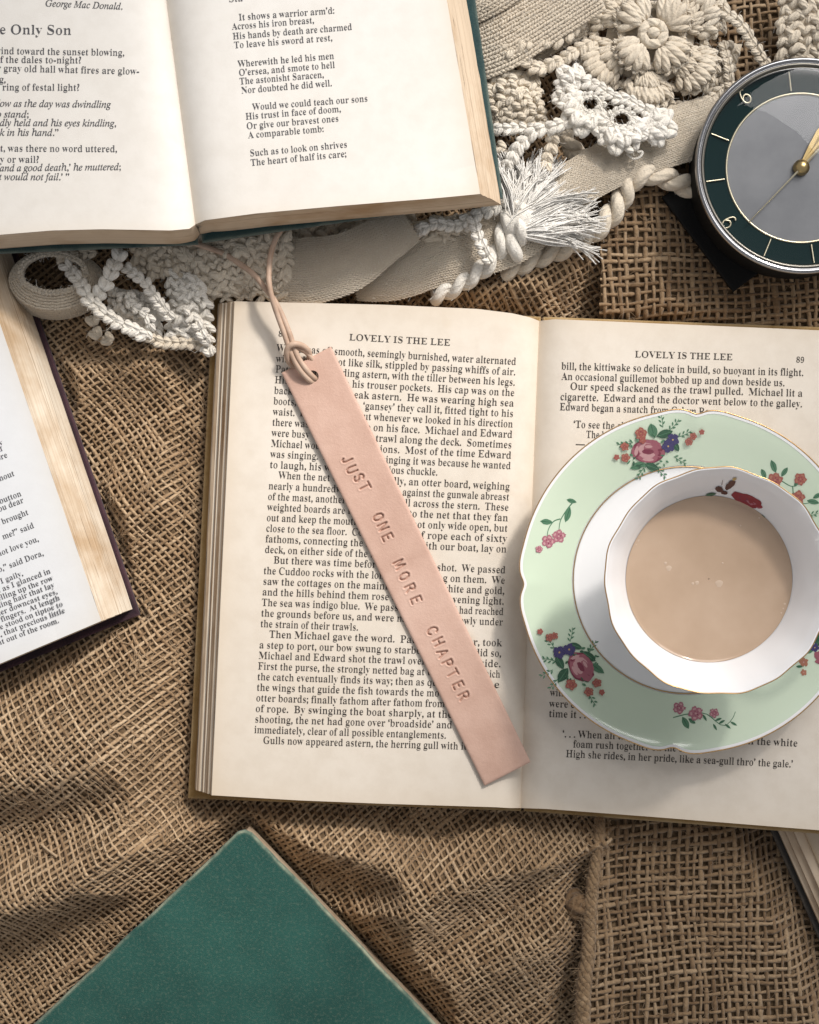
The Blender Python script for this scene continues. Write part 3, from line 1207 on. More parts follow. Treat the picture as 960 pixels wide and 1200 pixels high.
for e0, e1, d0, zb in lay:
    obj('page_block', pl.block(e0, e1, d0, zb, wob=.006), [M['page_main'], M['edge_main']], mb)
page_l = obj('page', pl.leaf(), M['page_main'], mb)
obj('page_block', pr.block(.05, .5, .03, .47), [M['page_main'], M['edge_main']], mb)
page_r = obj('page', pr.leaf(), M['page_main'], mb)

MAIN = [  # left words, where they end (px) or 0, hidden tail | hidden head, right words, start px | indent
    ("Wide", 0, " areas of", "of ", "smooth, seemingly burnished, water alternated", 391.5, 0),
    ("with", 0, " others t", "n", "ot like silk, stippled by passing whiffs of air.", 396, 0),
    ("Pat", 0, "rick wa", "stan", "ding astern, with the tiller between his legs.", 400.7, 0),
    ("His", 0, " hands we", "in ", "his trouser pockets.  His cap was on the", 412.5, 0),
    ("back", 0, " of his h", "the b", "eak astern.  He was wearing high sea", 414.7, 0),
    ("boots", 0, ", and a g", "jersey", ", ‘gansey’ they call it, fitted tight to his", 420, 0),
    ("waist.", 0, "  He was", "b", "ut whenever we looked in his direction", 425.6, 0),
    ("there wa", 0, "s a grin", "smile ", "on his face.  Michael and Edward", 437.4, 0),
    ("were busy", 0, " with th", "the ", "trawl along the deck.  Sometimes", 440, 0),
    ("Michael w", 0, "ould giv", "instruct", "ions.  Most of the time Edward", 445, 0),
    ("was singing.", 373, "  I thi", "s", "inging it was because he wanted", 452, 0),
    ("to laugh, his", 377, " was a", "curi", "ous chuckle.", 458.4, 0),
    ("When the ne", 0, "t was r", "read", "ly, an otter board, weighing", 465, 1),
    ("nearly a hundred", 393.7, "weight,", "up ", "against the gunwale abreast", 471.5, 0),
    ("of the mast, anoth", 0, "er fell", "fel", "l across the stern.  These", 478, 0),
    ("weighted boards a", 0, "re fixed", "t", "o the net that they fan", 483, 0),
    ("out and keep the mo", 0, "uth of", "n", "ot only wide open, but", 489, 0),
    ("close to the sea floo", 0, "r.  Coils", "o", "f rope each of sixty", 493.4, 0),
    ("fathoms, connecting the", 425.6, " net wi", "w", "ith our boat, lay on", 498.6, 0),
    ("deck, on either side of the", 431, " mast.", "", "", 0, 0),
    ("But there was time befo", 436, "re they", "they ", "shot.  We passed", 512, 1),
    ("the Cuddoo rocks with the lo", 444, "ng swell", "breakin", "g on them.  We", 519, 0),
    ("saw the cottages on the main", 451, "land, w", "w", "hite and gold,", 525, 0),
    ("and the hills behind them rose", 456, " in the", "e", "vening light.", 530.6, 0),
    ("The sea was indigo blue.  We pas", 462, "sed and", "and ", "had reached", 538, 0),
    ("the grounds before us, and were", 462, " moving", "slo", "wly under", 543.7, 0),
    ("the strain of their trawls.", 420, "", "", "", 0, 0),
    ("Then Michael gave the word.  Pa", 482.5, "ul at", "tille", "r, took", 554.6, 1),
    ("a step to port, our bow swung to starb", 487.7, "oard. As", "she d", "id so,", 562.5, 0),
    ("Michael and Edward shot the trawl ove", 494, "r the", "s", "ide.", 567.8, 0),
    ("First the purse, the strongly netted bag at", 497.8, " the", "wh", "ich", 573.5, 0),
    ("the catch eventually finds its way; then as q", 506.5, "uickly", "th", "e", 578.7, 0),
    ("the wings that guide the fish towards the", 497, " mo", "", "", 0, 0),
    ("otter boards; finally fathom after fathom from", 521.5, " th", "", "", 0, 0),
    ("of rope.  By swinging the boat sharply, at th", 524.5, "e m", "", "", 0, 0),
    ("shooting, the net had gone over ‘broadside’ and", 530, "", "", "", 0, 0),
    ("immediately, clear of all possible entanglements.", 523, "", "", "", 0, 0),
    ("Gulls now appeared astern, the herring gull with it", 547, "s w", "", "", 0, 1),
]
ref_w = natural("smooth, seemingly burnished, water alternated", 'r')
EMW = 213.0 / ref_w
write(page_l, pl, "LOVELY IS THE LEE", (409, 398.5), (528, 405), cap=7.4)
write(page_l, pl, "88", (326, 394), (337, 394.6), cap=6.4)
for i, (a, xe, tail, head, b, xs, ind) in enumerate(MAIN):
    L0 = np.array([324 - .727 * i + (11 if ind else 0), 411.5 + 12.43 * i])
    R0 = np.array([605 - .62 * i, 427.5 + 12.22 * i])
    d = (R0 - L0) / np.linalg.norm(R0 - L0)
    em = (xe - L0[0]) / d[0] / natural(a, 'r') if xe else EMW
    write(page_l, pl, a + tail, L0, cap=8.4, em_w=em, slope=d)
    if b:
        if i == 11:
            R0 = np.array([513, 557.2])
        write(page_l, pl, b, R0 - d * (R0[0] - xs) / d[0], R0, cap=8.4, prefix=head)
RIGHT = [
    ("LOVELY IS THE LEE", (744, 418.5), (859, 422), 7.4), ("89", (933, 424.5), (943, 425), 6.4),
    ("bill, the kittiwake so delicate in build, so buoyant in its flight.", (658, 432.8), (942, 440.5), 8.4),
    ("An occasional guillemot bobbed up and down beside us.", (658, 444.8), (920, 452.5), 8.4),
    ("Our speed slackened as the trawl pulled.  Michael lit a", (668, 456.5), (941, 464.8), 8.4),
    ("cigarette.  Edward and the doctor went below to the galley.", (656.5, 468.6), (940.5, 477.2), 8.4),
    ("Edward began a snatch from Colum Roe", (656, 480.5), (836, 486.5), 8.4),
    ("‘To see the ship go sailing", (672, 501), (790, 505), 8.4), ("The blue and windy morning", (687, 513), (805, 517), 8.4), ("— and all her sails", (675, 524), (760, 527), 8.4),
    ("with her mast", (644.5, 815.5), (705, 818), 8.4), ("were coming", (643.5, 828.5), (704, 831), 8.4), ("time it . . . was", (643, 840.2), (714, 843), 8.4),
    ("‘. . . When all the seas are up and high and", (659, 864), (864, 871.4), 8.4), ("all the white", (870, 871.8), (935, 875), 8.4),
    ("foam rush together on the shore,", (671.5, 876), (824, 882), 8.4),
    ("High she rides, in her pride, like a sea-gull thro’ the gale.’", (663, 887.3), (929.5, 899.5), 8.4),
]
for t, a, b, c in RIGHT:
    write(page_r, pr, t, a, b, cap=c)

# --- the poetry book lying across the scarf
tb = thing('open_book', W(229, 263, 3.0), 'open poetry book with dark green cover resting on the crocheted scarf', 'book')
obj('cover', slab([(-160, -60), (192, -60), (232, 286), (-140, 303)], 3.0, 3.22, .05), M['bottle_green'], tb)
obj('cover', slab([(197, -60), (549, -60), (590, 232), (237, 284)], 3.0, 3.22, .05), M['bottle_green'], tb, label='dark green cloth board with worn corner')
ql = Page([(189, -45), (180, -42), (-150, -40)], [(229, 263), (222, 268), (200, 270), (120, 268.5), (60, 270), (0, 275), (-60, 281), (-130, 288)], prof(4.35, 5.2, .045, .35))
qr = Page([(189, -45), (200, -50), (514, -52)], [(229, 263), (240, 258), (300, 250), (400, 241), (500, 233), (562, 227)], prof(4.35, 5.05, .05, .25))
obj('page_block', ql.block(.02, .5, .03, 3.23, slant=.16), [M['page_top'], M['edge_top']], tb)
tpl = obj('page', ql.leaf(), M['page_top'], tb)
for e0, e1, d0, zb in ((.34, .86, .70, 3.23), (.16, .36, .32, 4.10), (.03, .17, .03, 4.5)):
    obj('page_block', qr.block(e0, e1, d0, zb, slant=.05 + .1 * (zb < 4), wob=.01), [M['page_top'], M['edge_top']], tb)
tpr = obj('page', qr.leaf(curl=-.12), M['page_top'], tb)
TL = [
    ("George Mac Donald.", 53, 7, 144, 11, 'i', 7.5, ''), ("e Only Son", -1, 39.5, 84, 40.5, 'r', 11, 'Th'),
    ("ind toward the sunset blowing,", 1, 63, 146, 65.2, 'r', 7.8, 'The w'), ("f the dales to-night?", 0, 73.2, 95.5, 74, 'r', 7.8, 'O'),
    ("gray old hall what fires are glow-", 4, 83.4, 163.5, 87, 'r', 7.8, 'your '), ("g,", -1, 96.5, 7, 96.6, 'r', 7.8, 'in'),
    ("ring of festal light?", 2.5, 105.6, 93.5, 106, 'r', 7.8, 'The '), ("ow as the day was dwindling", 0, 124.6, 130, 126, 'i', 7.8, 'N'),
    ("stand;", 5, 137.3, 34, 137.5, 'i', 7.8, 'to '), ("dly held and his eyes kindling,", 0, 147.3, 136.5, 148, 'i', 7.8, 'prou'),
    ("k in his hand.”", 0, 158.8, 69, 158.9, 'i', 7.8, 'blac'), ("t, was there no word uttered,", 0, 177.2, 137.5, 178, 'r', 7.8, 'Bu'),
    ("y or wail?", 0, 190.2, 46, 190.4, 'r', 7.8, 'cr'), ("and a good death,’ he muttered;", 0, 200.5, 142, 199, 'i', 7.8, 'A l'),
    ("would not fail.’ ”", 5, 210.8, 81.5, 211, 'i', 7.8, 'it '),
]
for t, x0, y0, x1, y1, st, c, pre in TL:
    write(tpl, ql, t, (x0, y0), (x1, y1), cap=c, style=st, prefix=pre, mat='ink_soft')
TR = [
    ("It shows a warrior arm’d:", 280, 23.7, 392.5, 15.5), ("Across his iron breast,", 272, 34.6, 368.5, 26.8), ("His hands by death are charmed", 273, 46, 413, 34.6),
    ("To leave his sword at rest,", 274.5, 56.4, 390, 47.4), ("Wherewith he led his men", 279, 78.4, 392, 68.6), ("O’ersea, and smote to hell", 280, 88.6, 393, 79.2),
    ("The astonisht Saracen,", 281, 98.8, 380, 90.6), ("Nor doubted he did well.", 283, 109.4, 389.5, 100.6), ("Would we could teach our sons", 296, 128.8, 431.5, 118.6),
    ("His trust in face of doom,", 288, 140, 400, 130.8), ("Or give our bravest ones", 289, 151.2, 397.5, 142), ("A comparable tomb:", 291, 161.8, 380, 154.2),
    ("Such as to look on shrives", 293, 183, 407.5, 172.4), ("The heart of half its care;", 294, 194.2, 406.5, 183.4), ("Sta", 268, 2.2, 285, 1),
]
for t, x0, y0, x1, y1 in TR:
    write(tpr, qr, t, (x0, y0), (x1, y1), cap=7.6, mat='ink_soft')

# --- the novel at the left edge
lb = thing('open_book', W(118, 728, .3), 'open novel with white pages, broad buff page edges and plum cover', 'book')
ux, uy = np.array([-.925, .38]), np.array([-.322, -.947])
corner = np.array([164.0, 720.5])
obj('cover', slab([tuple(corner), tuple(corner + uy * 640), tuple(corner + uy * 640 + ux * 415), tuple(corner + ux * 415)], .32, .58, .05), M['plum'], lb, label='plum cloth board showing along the page edges')
lp = Page([(-397, 328), (-380, 318), (-66, 188)], [(-213, 868), (-195, 860), (118, 728)], prof(1.7, 2.75, .04, .15))
for e0, e1, d0, zb in ((.62, .90, 1.0, .59), (.40, .66, .66, 1.6), (.16, .42, .30, 1.95), (.02, .17, .03, 2.3)):
    obj('page_block', lp.block(e0, e1, d0, zb, wob=.010, slant=.02), [M['page_left'], M['edge_left']], lb)
lpo = obj('page', lp.leaf(curl=-.15), M['page_left'], lb)
LT = [
    ("every", 4, 521, 0), ("with", 3.6, 528, 0), ("more", 9.5, 535.5, 0), ("without", 17.6, 557.2, 0), ("the button", 25.8, 580.8, 0), ("you dear", 28.4, 588.6, 0), ("he brought", 34, 602.7, 0),
    ("me?” said", 40.6, 618.2, 0), ("not love you,", 46, 634, 0), ("so,” said Dora,", 51.7, 650.6, 0), ("said I gaily,", 27.6, 674.2, 0), ("and as I glanced in", 60, 671.8 - .4, 0),
    ("selling up the row", 62.8, 679.6, 0), ("falling hair that lay", 64.6, 687.6, 0), ("her downcast eyes,", 68, 695.2, 0), ("her fingers.  At length", 71, 702.6, 0),
    ("she stood on tiptoe to", 74.4, 709.8, 0), ("and, that precious little", 77, 717.4, 0), ("went out of the room.", 69.8, 729.2, 0),
]
sl_ = np.array([.935, -.355])
em_l = 79.0 / natural("e stood on tiptoe to", 'r')
for t, x, y, _ in LT:
    write(lpo, lp, t, (x, y), cap=6.2 if y > 660 else 6.8, em_w=em_l, right=True, slope=sl_, mat='ink_soft')
bpy.data.objects.remove(_to)

# --- green closed book
gb = thing('closed_book', W(270, 1230, .05), 'closed green cloth book with pale worn edges lying on the burlap', 'book')
A0 = np.array([287., 968.]); e1 = np.array([-.729, .684]); e2 = np.array([.693, .721])
q = lambda a, b: tuple(A0 + e1 * a + e2 * b)
obj('cover', slab([q(0, 0), q(0, 390), q(560, 390), q(560, 0)], 2.55, 2.82, .055, True, .06), M['green_cloth'], gb, label='green cloth front board with pale rubbed edges')
obj('page_block', slab([q(10, 9), q(10, 377), q(548, 377), q(548, 9)], .33, 2.56, .01), M['edge_main'], gb)
obj('cover', slab([q(0, 0), q(0, 390), q(560, 390), q(560, 0)], .05, .34, .055, True, .06), M['green_cloth'], gb)
sp = np.array([np.append(W(*q(t, 392), 0)[:2], 0) for t in np.linspace(2, 558, 8)])
arc = []
for k in np.linspace(-1, 1, 9):
    arc.append(sp + np.array([e2[0], -e2[1], 0]) * (.32 * math.cos(k * 1.3)) + np.array([0, 0, 1.44 + 1.36 * k]))
obj('spine', [(np.array(arc).reshape(-1, 3), grid_faces(9, 8), 0)], M['green_cloth'], gb)

# --- the book peeping out under the main one
fb = thing('book', W(960, 1030, -1.1), 'old book with charcoal cover and tan page edges under the open book', 'book')
B0 = np.array([880., 925.]); f1 = np.array([.405, .914]); f2 = np.array([.914, -.405])
q = lambda a, b: tuple(B0 + f1 * a + f2 * b)
obj('cover', slab([q(0, 2), q(330, 2), q(330, 330), q(0, 330)], -1.12, -.90, .04), M['charcoal'], fb)
for a, z0, z1 in ((10, -.90, -.62), (17, -.62, -.36), (26, -.36, -.10), (37, -.10, .02)):
    obj('page_block', slab([q(4, a), q(322, a), q(322, 330), q(4, 330)], z0 + .004, z1, .02), M['edge_top'] if a < 37 else M['page_far'], fb)

# ------------------------------------------------------------------ leather bookmark
bm = thing('bookmark', W(470, 660, 1.9), 'long pink leather bookmark stamped with words, laced through its top hole', 'bookmark')
c_tl, c_tr, c_br, c_bl = np.array([330., 437.]), np.array([388., 406.]), np.array([622., 893.]), np.array([568., 921.])
STROKES = {
    'J': [[(.7, 1), (.7, .25), (.55, .04), (.3, .02), (.12, .2)]], 'U': [[(.1, 1), (.1, .3), (.25, .04), (.5, 0), (.75, .04), (.9, .3), (.9, 1)]],
    'S': [[(.85, .82), (.65, .98), (.35, .98), (.14, .8), (.25, .58), (.7, .44), (.87, .22), (.66, .02), (.33, .02), (.1, .2)]],
    'T': [[(.02, 1), (.98, 1)], [(.5, 1), (.5, 0)]], 'O': [[(.5, 1), (.2, .88), (.05, .5), (.2, .12), (.5, 0), (.8, .12), (.95, .5), (.8, .88), (.5, 1)]],
    'N': [[(.1, 0), (.1, 1), (.9, 0), (.9, 1)]], 'E': [[(.85, 1), (.15, 1), (.15, 0), (.88, 0)], [(.15, .52), (.72, .52)]],
    'M': [[(.02, 0), (.14, 1), (.5, .12), (.86, 1), (.98, 0)]], 'R': [[(.13, 0), (.13, 1), (.6, 1), (.86, .86), (.86, .66), (.6, .5), (.13, .5)], [(.5, .5), (.92, 0)]],
    'C': [[(.9, .8), (.7, .97), (.42, .99), (.15, .8), (.06, .5), (.15, .2), (.42, .01), (.7, .03), (.9, .2)]],
    'H': [[(.1, 0), (.1, 1)], [(.9, 0), (.9, 1)], [(.1, .52), (.9, .52)]], 'A': [[(.02, 0), (.5, 1), (.98, 0)], [(.2, .36), (.8, .36)]],
    'P': [[(.13, 0), (.13, 1), (.6, 1), (.88, .84), (.88, .62), (.6, .46), (.13, .46)]],
}
LET = []
for word, a, b in (('JUST', (406.5, 539), (426.5, 571)), ('ONE', (443, 605.5), (453.5, 629)), ('MORE', (468, 661), (487.5, 702.5)), ('CHAPTER', (507, 740), (543, 816))):
    for i, ch in enumerate(word):
        t = i / (len(word) - 1)
        c = np.array(a) * (1 - t) + np.array(b) * t + rng.normal(0, .5, 2)
        LET.append((ch, c, math.radians(rng.normal(0, 2.2))))
dirv = norm(c_bl - c_tl)
upv = np.array([dirv[1], -dirv[0]])
segs = []
for ch, c, rot in LET:
    d = dirv * math.cos(rot) + upv * math.sin(rot)
    u = np.array([d[1], -d[0]])
    wd, hg = (7.9 if ch != 'M' else 9.0), 12.0
    for st in STROKES[ch]:
        P = [c + d * (x - .5) * wd + u * (y - .5) * hg for x, y in st]
        segs += [(P[i], P[i + 1]) for i in range(len(P) - 1)]
segs = np.array(segs)
nu_, nv_ = 700, 74
tt, ss = np.meshgrid(np.linspace(0, 1, nu_), np.linspace(0, 1, nv_), indexing='ij')
px = (c_tl * (1 - ss[..., None]) + c_tr * ss[..., None]) * (1 - tt[..., None]) + (c_bl * (1 - ss[..., None]) + c_br * ss[..., None]) * tt[..., None]
flat = px.reshape(-1, 2)
dmin = np.full(len(flat), 99.0)
for a, b in segs:
    e = b - a
    m = (np.abs(flat[:, 0] - (a[0] + b[0]) / 2) < 14) & (np.abs(flat[:, 1] - (a[1] + b[1]) / 2) < 14)
    f = flat[m]
    t = np.clip(((f - a) @ e) / (e @ e + 1e-9), 0, 1)
    dmin[m] = np.minimum(dmin[m], np.linalg.norm(f - a - t[:, None] * e, axis=1))
press = np.clip(1.2 - dmin / 1.0, 0, 1)                    # inside the stamped stroke
press = press * press * (3 - 2 * press)
lip = np.exp(-((dmin - 2.3) / .8) ** 2)
hole_c = np.array([366.5, 441.0])
hd = np.linalg.norm(flat - hole_c, axis=1)
sag = .04 * np.sin(np.pi * tt.ravel()) + .025 * np.sin(tt.ravel() * 9)
edge_r = np.minimum(np.minimum(ss, 1 - ss).ravel() * 60, np.minimum(tt, 1 - tt).ravel() * 540)
rnd = -.05 * np.exp(-edge_r / 1.1)
ztop = 2.10 + sag + rnd - .10 * press + .012 * lip
Vt = Wn(flat, ztop)
F = grid_faces(nu_, nv_)
cen = flat[F].mean(1)
kp = np.linalg.norm(cen - hole_c, axis=1) > 7.0
F = F[kp]
tone = np.clip(press * 1.1, 0, 1)
# straighten the hole rim
m = (hd > 5.2) & (hd < 8.2)
n2 = flat.copy()
bd = np.zeros(len(flat), bool)
cnt = np.bincount(F.ravel(), minlength=len(flat))
bd = (cnt > 0) & (cnt < 4) & m
n2[bd] = hole_c + (flat[bd] - hole_c) / hd[bd][:, None] * 7.0
Vt = Wn(n2, ztop)
Vb = Vt.copy(); Vb[:, 2] = 2.10 + sag - .12
iu = np.arange(nu_); iv = np.arange(nv_)
loop = np.r_[iu * nv_, (nu_ - 1) * nv_ + iv[1:], (iu * nv_ + nv_ - 1)[::-1][1:], iv[::-1][1:]]
Vw = np.vstack([Vt[loop], Vb[loop]])
nl = len(loop)
Fw = np.stack([np.arange(nl - 1), np.arange(1, nl), nl + np.arange(1, nl), nl + np.arange(nl - 1)], -1)
ang = np.linspace(0, 2 * np.pi, 25)
rim = hole_c + 7.0 * np.stack([np.cos(ang), np.sin(ang)], -1)
Vr = np.vstack([Wn(rim, 2.09), Wn(rim, 1.98)])
Fr = grid_faces(2, 25)
obj('leather_strip', [(Vt, F, 0, tone), (Vb, F[:, ::-1], 0, np.zeros(len(Vb))), (Vw, Fw, 0, np.full(len(Vw), .25)), (Vr, Fr, 0, np.full(len(Vr), .5))], M['leather'], bm)
# lace: doubled through the hole, lark's-head loop, two tails
lr = .105
def lace(pts, r=lr):
    return tube(spline(np.array([W(p[0], p[1], p[2] - .10) for p in pts]), 70), r, 10)
obj('lace', lace([(372, 446, 1.98), (366, 441, 2.30), (358, 432, 2.50), (350, 420, 2.58), (345, 408, 2.62), (339, 390, 2.70), (331, 370, 2.75), (321, 351, 2.85), (311, 338, 2.75), (298, 322, 2.5), (281, 309, 2.3), (262, 297, 2.15), (243, 290, 2.1), (225, 284, 2.05)]), M['lace'], bm)
obj('lace', lace([(369, 449, 1.98), (362, 445, 2.30), (352, 434, 2.50), (344, 420, 2.56), (339, 408, 2.62), (333, 390, 2.72), (326, 371, 2.80), (319, 350, 3.0), (316, 336, 3.1), (315, 322, 3.05), (317, 300, 2.9), (323, 280, 2.8), (333, 265, 2.8), (348, 252, 2.8), (362, 243, 2.8)]), M['lace'], bm)
obj('lace_loop', lace([(363, 418, 2.10), (361, 411, 2.35), (354, 405, 2.62), (345, 403, 2.80), (338, 407, 2.76), (336, 415, 2.62), (339, 424, 2.36), (346, 430, 2.12)], .115), M['lace'], bm)
obj('lace_loop', lace([(368, 424, 2.08), (360, 414, 2.30), (352, 409, 2.52), (343, 408, 2.56), (341, 416, 2.46), (344, 424, 2.28)], .09), M['lace'], bm)

# ------------------------------------------------------------------ saucer, cup, tea
SC = W(805.5, 680, 2.6)[:2]
TH = np.linspace(0, 2 * np.pi, 360, endpoint=False)


def notch(th):
    o = np.zeros_like(th)
    for a in (88, 181, 264, 358):
        d = (th - math.radians(a) + np.pi) % (2 * np.pi) - np.pi
        o += -.024 * np.exp(-(d / .050) ** 2) + .006 * np.exp(-((np.abs(d) - .14) / .07) ** 2)
    return o


SPROF = np.array([(0, 2.16), (1.6, 2.16), (2.5, 2.18), (3.2, 2.22), (3.8, 2.30), (4.12, 2.40), (4.30, 2.50), (4.6, 2.66), (5.0, 2.86), (5.5, 3.10), (5.9, 3.27), (6.16, 3.36), (6.27, 3.39)])


def saucer_z(r):
    return np.interp(r, SPROF[:, 0], SPROF[:, 1])


def saucer_ring(r, z, w):
    f = 1 + notch(TH) * w
    zz = z + .5 * notch(TH) * w * 2.0
    return np.stack([SC[0] + r * f * np.cos(TH), SC[1] + r * f * np.sin(TH), zz], -1)


wt = lambda r: np.clip((r - 4.6) / 1.65, 0, 1) ** 2
rs = np.r_[np.linspace(.05, 4.0, 10), np.linspace(4.1, 6.27, 22)]
sau = thing('saucer', np.append(SC, 1.78), 'mint green china saucer with painted roses and gilt scalloped rim', 'saucer')
well = [saucer_ring(r, saucer_z(r), wt(r)) for r in rs if r < 4.31]
flange = [saucer_ring(r, saucer_z(r), wt(r)) for r in rs if r >= 4.19]
rim_w = [saucer_ring(6.20, saucer_z(6.20) + .010, 1), saucer_ring(6.27, 3.40, 1), saucer_ring(6.335, 3.40, 1), saucer_ring(6.345, 3.36, 1), saucer_ring(6.30, 3.30, 1)]
under = [saucer_ring(6.30, 3.30, 1), saucer_ring(5.5, 2.95, .3), saucer_ring(4.6, 2.50, 0), saucer_ring(3.7, 2.08, 0), saucer_ring(3.55, 1.80, 0), saucer_ring(3.35, 1.80, 0), saucer_ring(3.3, 2.02, 0), saucer_ring(.1, 2.02, 0)]
g = lambda rings: [(np.array(rings).reshape(-1, 3), grid_faces(len(rings), 360, False, True), 0)]
obj('well', g(well), M['china'], sau, label='white centre of the saucer')
obj('flange', g(flange), M['mint'], sau, label='mint green sloping border')
obj('rim', g(rim_w), M['china'], sau)
obj('underside', g(under), M['china'], sau)


def ring_tube(P, r, sides=6):
    P = np.asarray(P)
    n = len(P)
    T = norm(np.roll(P, -1, 0) - np.roll(P, 1, 0))
    B = norm(np.cross(T, [0, 0, 1.0]))
    N = np.cross(B, T)
    a = np.linspace(0, 2 * np.pi, sides, endpoint=False)
    V = P[:, None] + r * (np.cos(a)[None, :, None] * B[:, None] + np.sin(a)[None, :, None] * N[:, None])
    return [(V.reshape(-1, 3), grid_faces(n, sides, True, True), 0)]


obj('gilt_line', ring_tube(saucer_ring(6.32, 3.405, 1), .022), M['gilt'], sau)
obj('gilt_line', ring_tube(saucer_ring(4.25, saucer_z(4.25) + .002, 0), .022), M['gilt'], sau)

CC = W(842, 681, 7.3)[:2]


def drape(px, zfun, lift):
    px = np.asarray(px, float)
    z = np.full(len(px), 3.0)
    for _ in range(8):
        P = Wn(px, z)
        z = zfun(P[:, 0], P[:, 1])
    P = Wn(px, z)
    P[:, 2] += lift
    return P


def on_saucer(px, lift):
    return drape(px, lambda x, y: saucer_z(np.hypot(x - SC[0], y - SC[1])), lift)


class Paint:
    def __init__(s, fn=on_saucer):
        s.parts, s.mats, s.n, s.fn = [], [], 0, fn

    def m(s, k):
        if M[k] not in s.mats:
            s.mats.append(M[k])
        return s.mats.index(M[k])

    def blob(s, c, rx, ry, rot=0, mat='p_leaf', wob=.12, tip=0.0, lobes=0):
        n = 22
        a = np.linspace(0, 2 * np.pi, n, endpoint=False)
        r = 1 + wob * rng.normal(0, .5, n)
        if lobes:
            r = r * (.78 + .24 * np.abs(np.cos(a * lobes / 2)))
        x, y = np.cos(a) * rx * r, np.sin(a) * ry * r
        if tip:
            y = y * (1 - np.abs(np.cos(a)) ** 3 * tip)
        ro = math.radians(rot)
        ring = lambda f: np.array(c) + f * np.stack([x * math.cos(ro) - y * math.sin(ro), x * math.sin(ro) + y * math.cos(ro)], -1)
        P = np.vstack([ring(1), ring(.5), [c]])
        V = s.fn(P, .005 + .0005 * s.n)
        s.n += 1
        i = np.arange(n); j = (i + 1) % n
        s.parts.append((V, np.stack([i, j, n + j, n + i], -1), s.m(mat)))
        s.parts.append((V, np.stack([n + i, n + j, np.full(n, 2 * n)], -1), s.m(mat)))

    def stroke(s, pts, w, mat='p_leaf'):
        Q = spline(np.array(pts, float), 14)
        T = norm(np.gradient(Q, axis=0))
        N = np.stack([-T[:, 1], T[:, 0]], -1)
        ww = w * np.linspace(1, .55, 14)[:, None] / 2
        V = s.fn(np.vstack([Q - N * ww, Q + N * ww]), .005 + .0005 * s.n)
        s.n += 1
        i = np.arange(13)
        s.parts.append((V, np.stack([i, i + 1, 14 + i + 1, 14 + i], -1), s.m(mat)))

    def leaf(s, c, l, w, rot, mat='p_leaf'):
        s.blob(c, l, w, rot, mat, .05, .75)
        ro = math.radians(rot)
        d = np.array([math.cos(ro), math.sin(ro)])
        s.stroke([np.array(c) - d * l * .8, c, np.array(c) + d * l * .8], .9, 'p_leaf_dark' if mat == 'p_leaf' else 'p_leaf')

    def blossom(s, c, r, mat='p_pink', core='p_yellow'):
        a0 = rng.uniform(0, 6)
        for k in range(5):
            a = a0 + k * 1.2566
            q_ = (c[0] + .52 * r * math.cos(a), c[1] + .52 * r * math.sin(a))
            s.blob(q_, r * .55, r * .48, math.degrees(a), mat, .22)
            if r > 4 and mat in ('p_pink', 'p_red'):
                s.blob((q_[0] + .15 * r * math.cos(a), q_[1] + .15 * r * math.sin(a)), r * .26, r * .16, math.degrees(a) + 90, 'p_rose_pale' if mat == 'p_pink' else 'p_orange', .3)
                s.blob((c[0] + .28 * r * math.cos(a), c[1] + .28 * r * math.sin(a)), r * .2, r * .07, math.degrees(a), 'p_rose_dark', .2)
        s.blob(c, r * .15, r * .15, 0, core if core != 'p_yellow' or mat == 'p_blue' else 'p_rose_pale', .2)

    def spray(s, c, ang, l, n=5, mat='p_leaf'):
        a = math.radians(ang)
        d = np.array([math.cos(a), math.sin(a)])
        p = np.array([-d[1], d[0]])
        c = np.array(c, float)
        s.stroke([c, c + d * l * .5 + p, c + d * l], .9, mat)
        for k in range(n):
            f = (k + 1) / (n + .5)
            sg = 1 if k % 2 else -1
            s.blob(c + d * l * f + p * sg * 2.0, 2.3, .9, ang + sg * 42, mat, .1, .6)

    def rose(s, c, r, rot):
        ro = math.radians(rot)
        R = lambda x, y: (c[0] + r * (x * math.cos(ro) - y * math.sin(ro)), c[1] + r * (x * math.sin(ro) + y * math.cos(ro)))
        s.blob(R(0, 0), r, r * .74, rot, 'p_rose_dark', .10)
        for x, y, a, b, t, m in ((-.62, .05, .40, .42, 70, 'p_rose'), (.66, -.02, .36, .42, 110, 'p_rose'), (-.3, -.42, .45, .26, -25, 'p_rose'), (.35, -.44, .45, .26, 20, 'p_rose'),
                                 (0, .40, .62, .30, 0, 'p_rose'), (-.1, -.1, .50, .40, 0, 'p_rose_pale'), (.12, -.2, .40, .26, 10, 'p_rose'), (-.05, .22, .46, .22, 0, 'p_rose_pale'),
                                 (0, .02, .36, .17, 0, 'p_rose_dark'), (.02, .50, .34, .10, 0, 'p_rose_pale'), (-.72, .0, .12, .3, 10, 'p_rose_pale'), (.02, -.30, .24, .09, 0, 'p_rose_pale')):
            s.blob(R(x, y), r * a, r * b, rot + t, m, .10)

    def done(s, name, parent, label=None):
        obj(name, s.parts, s.mats, parent, True, label)


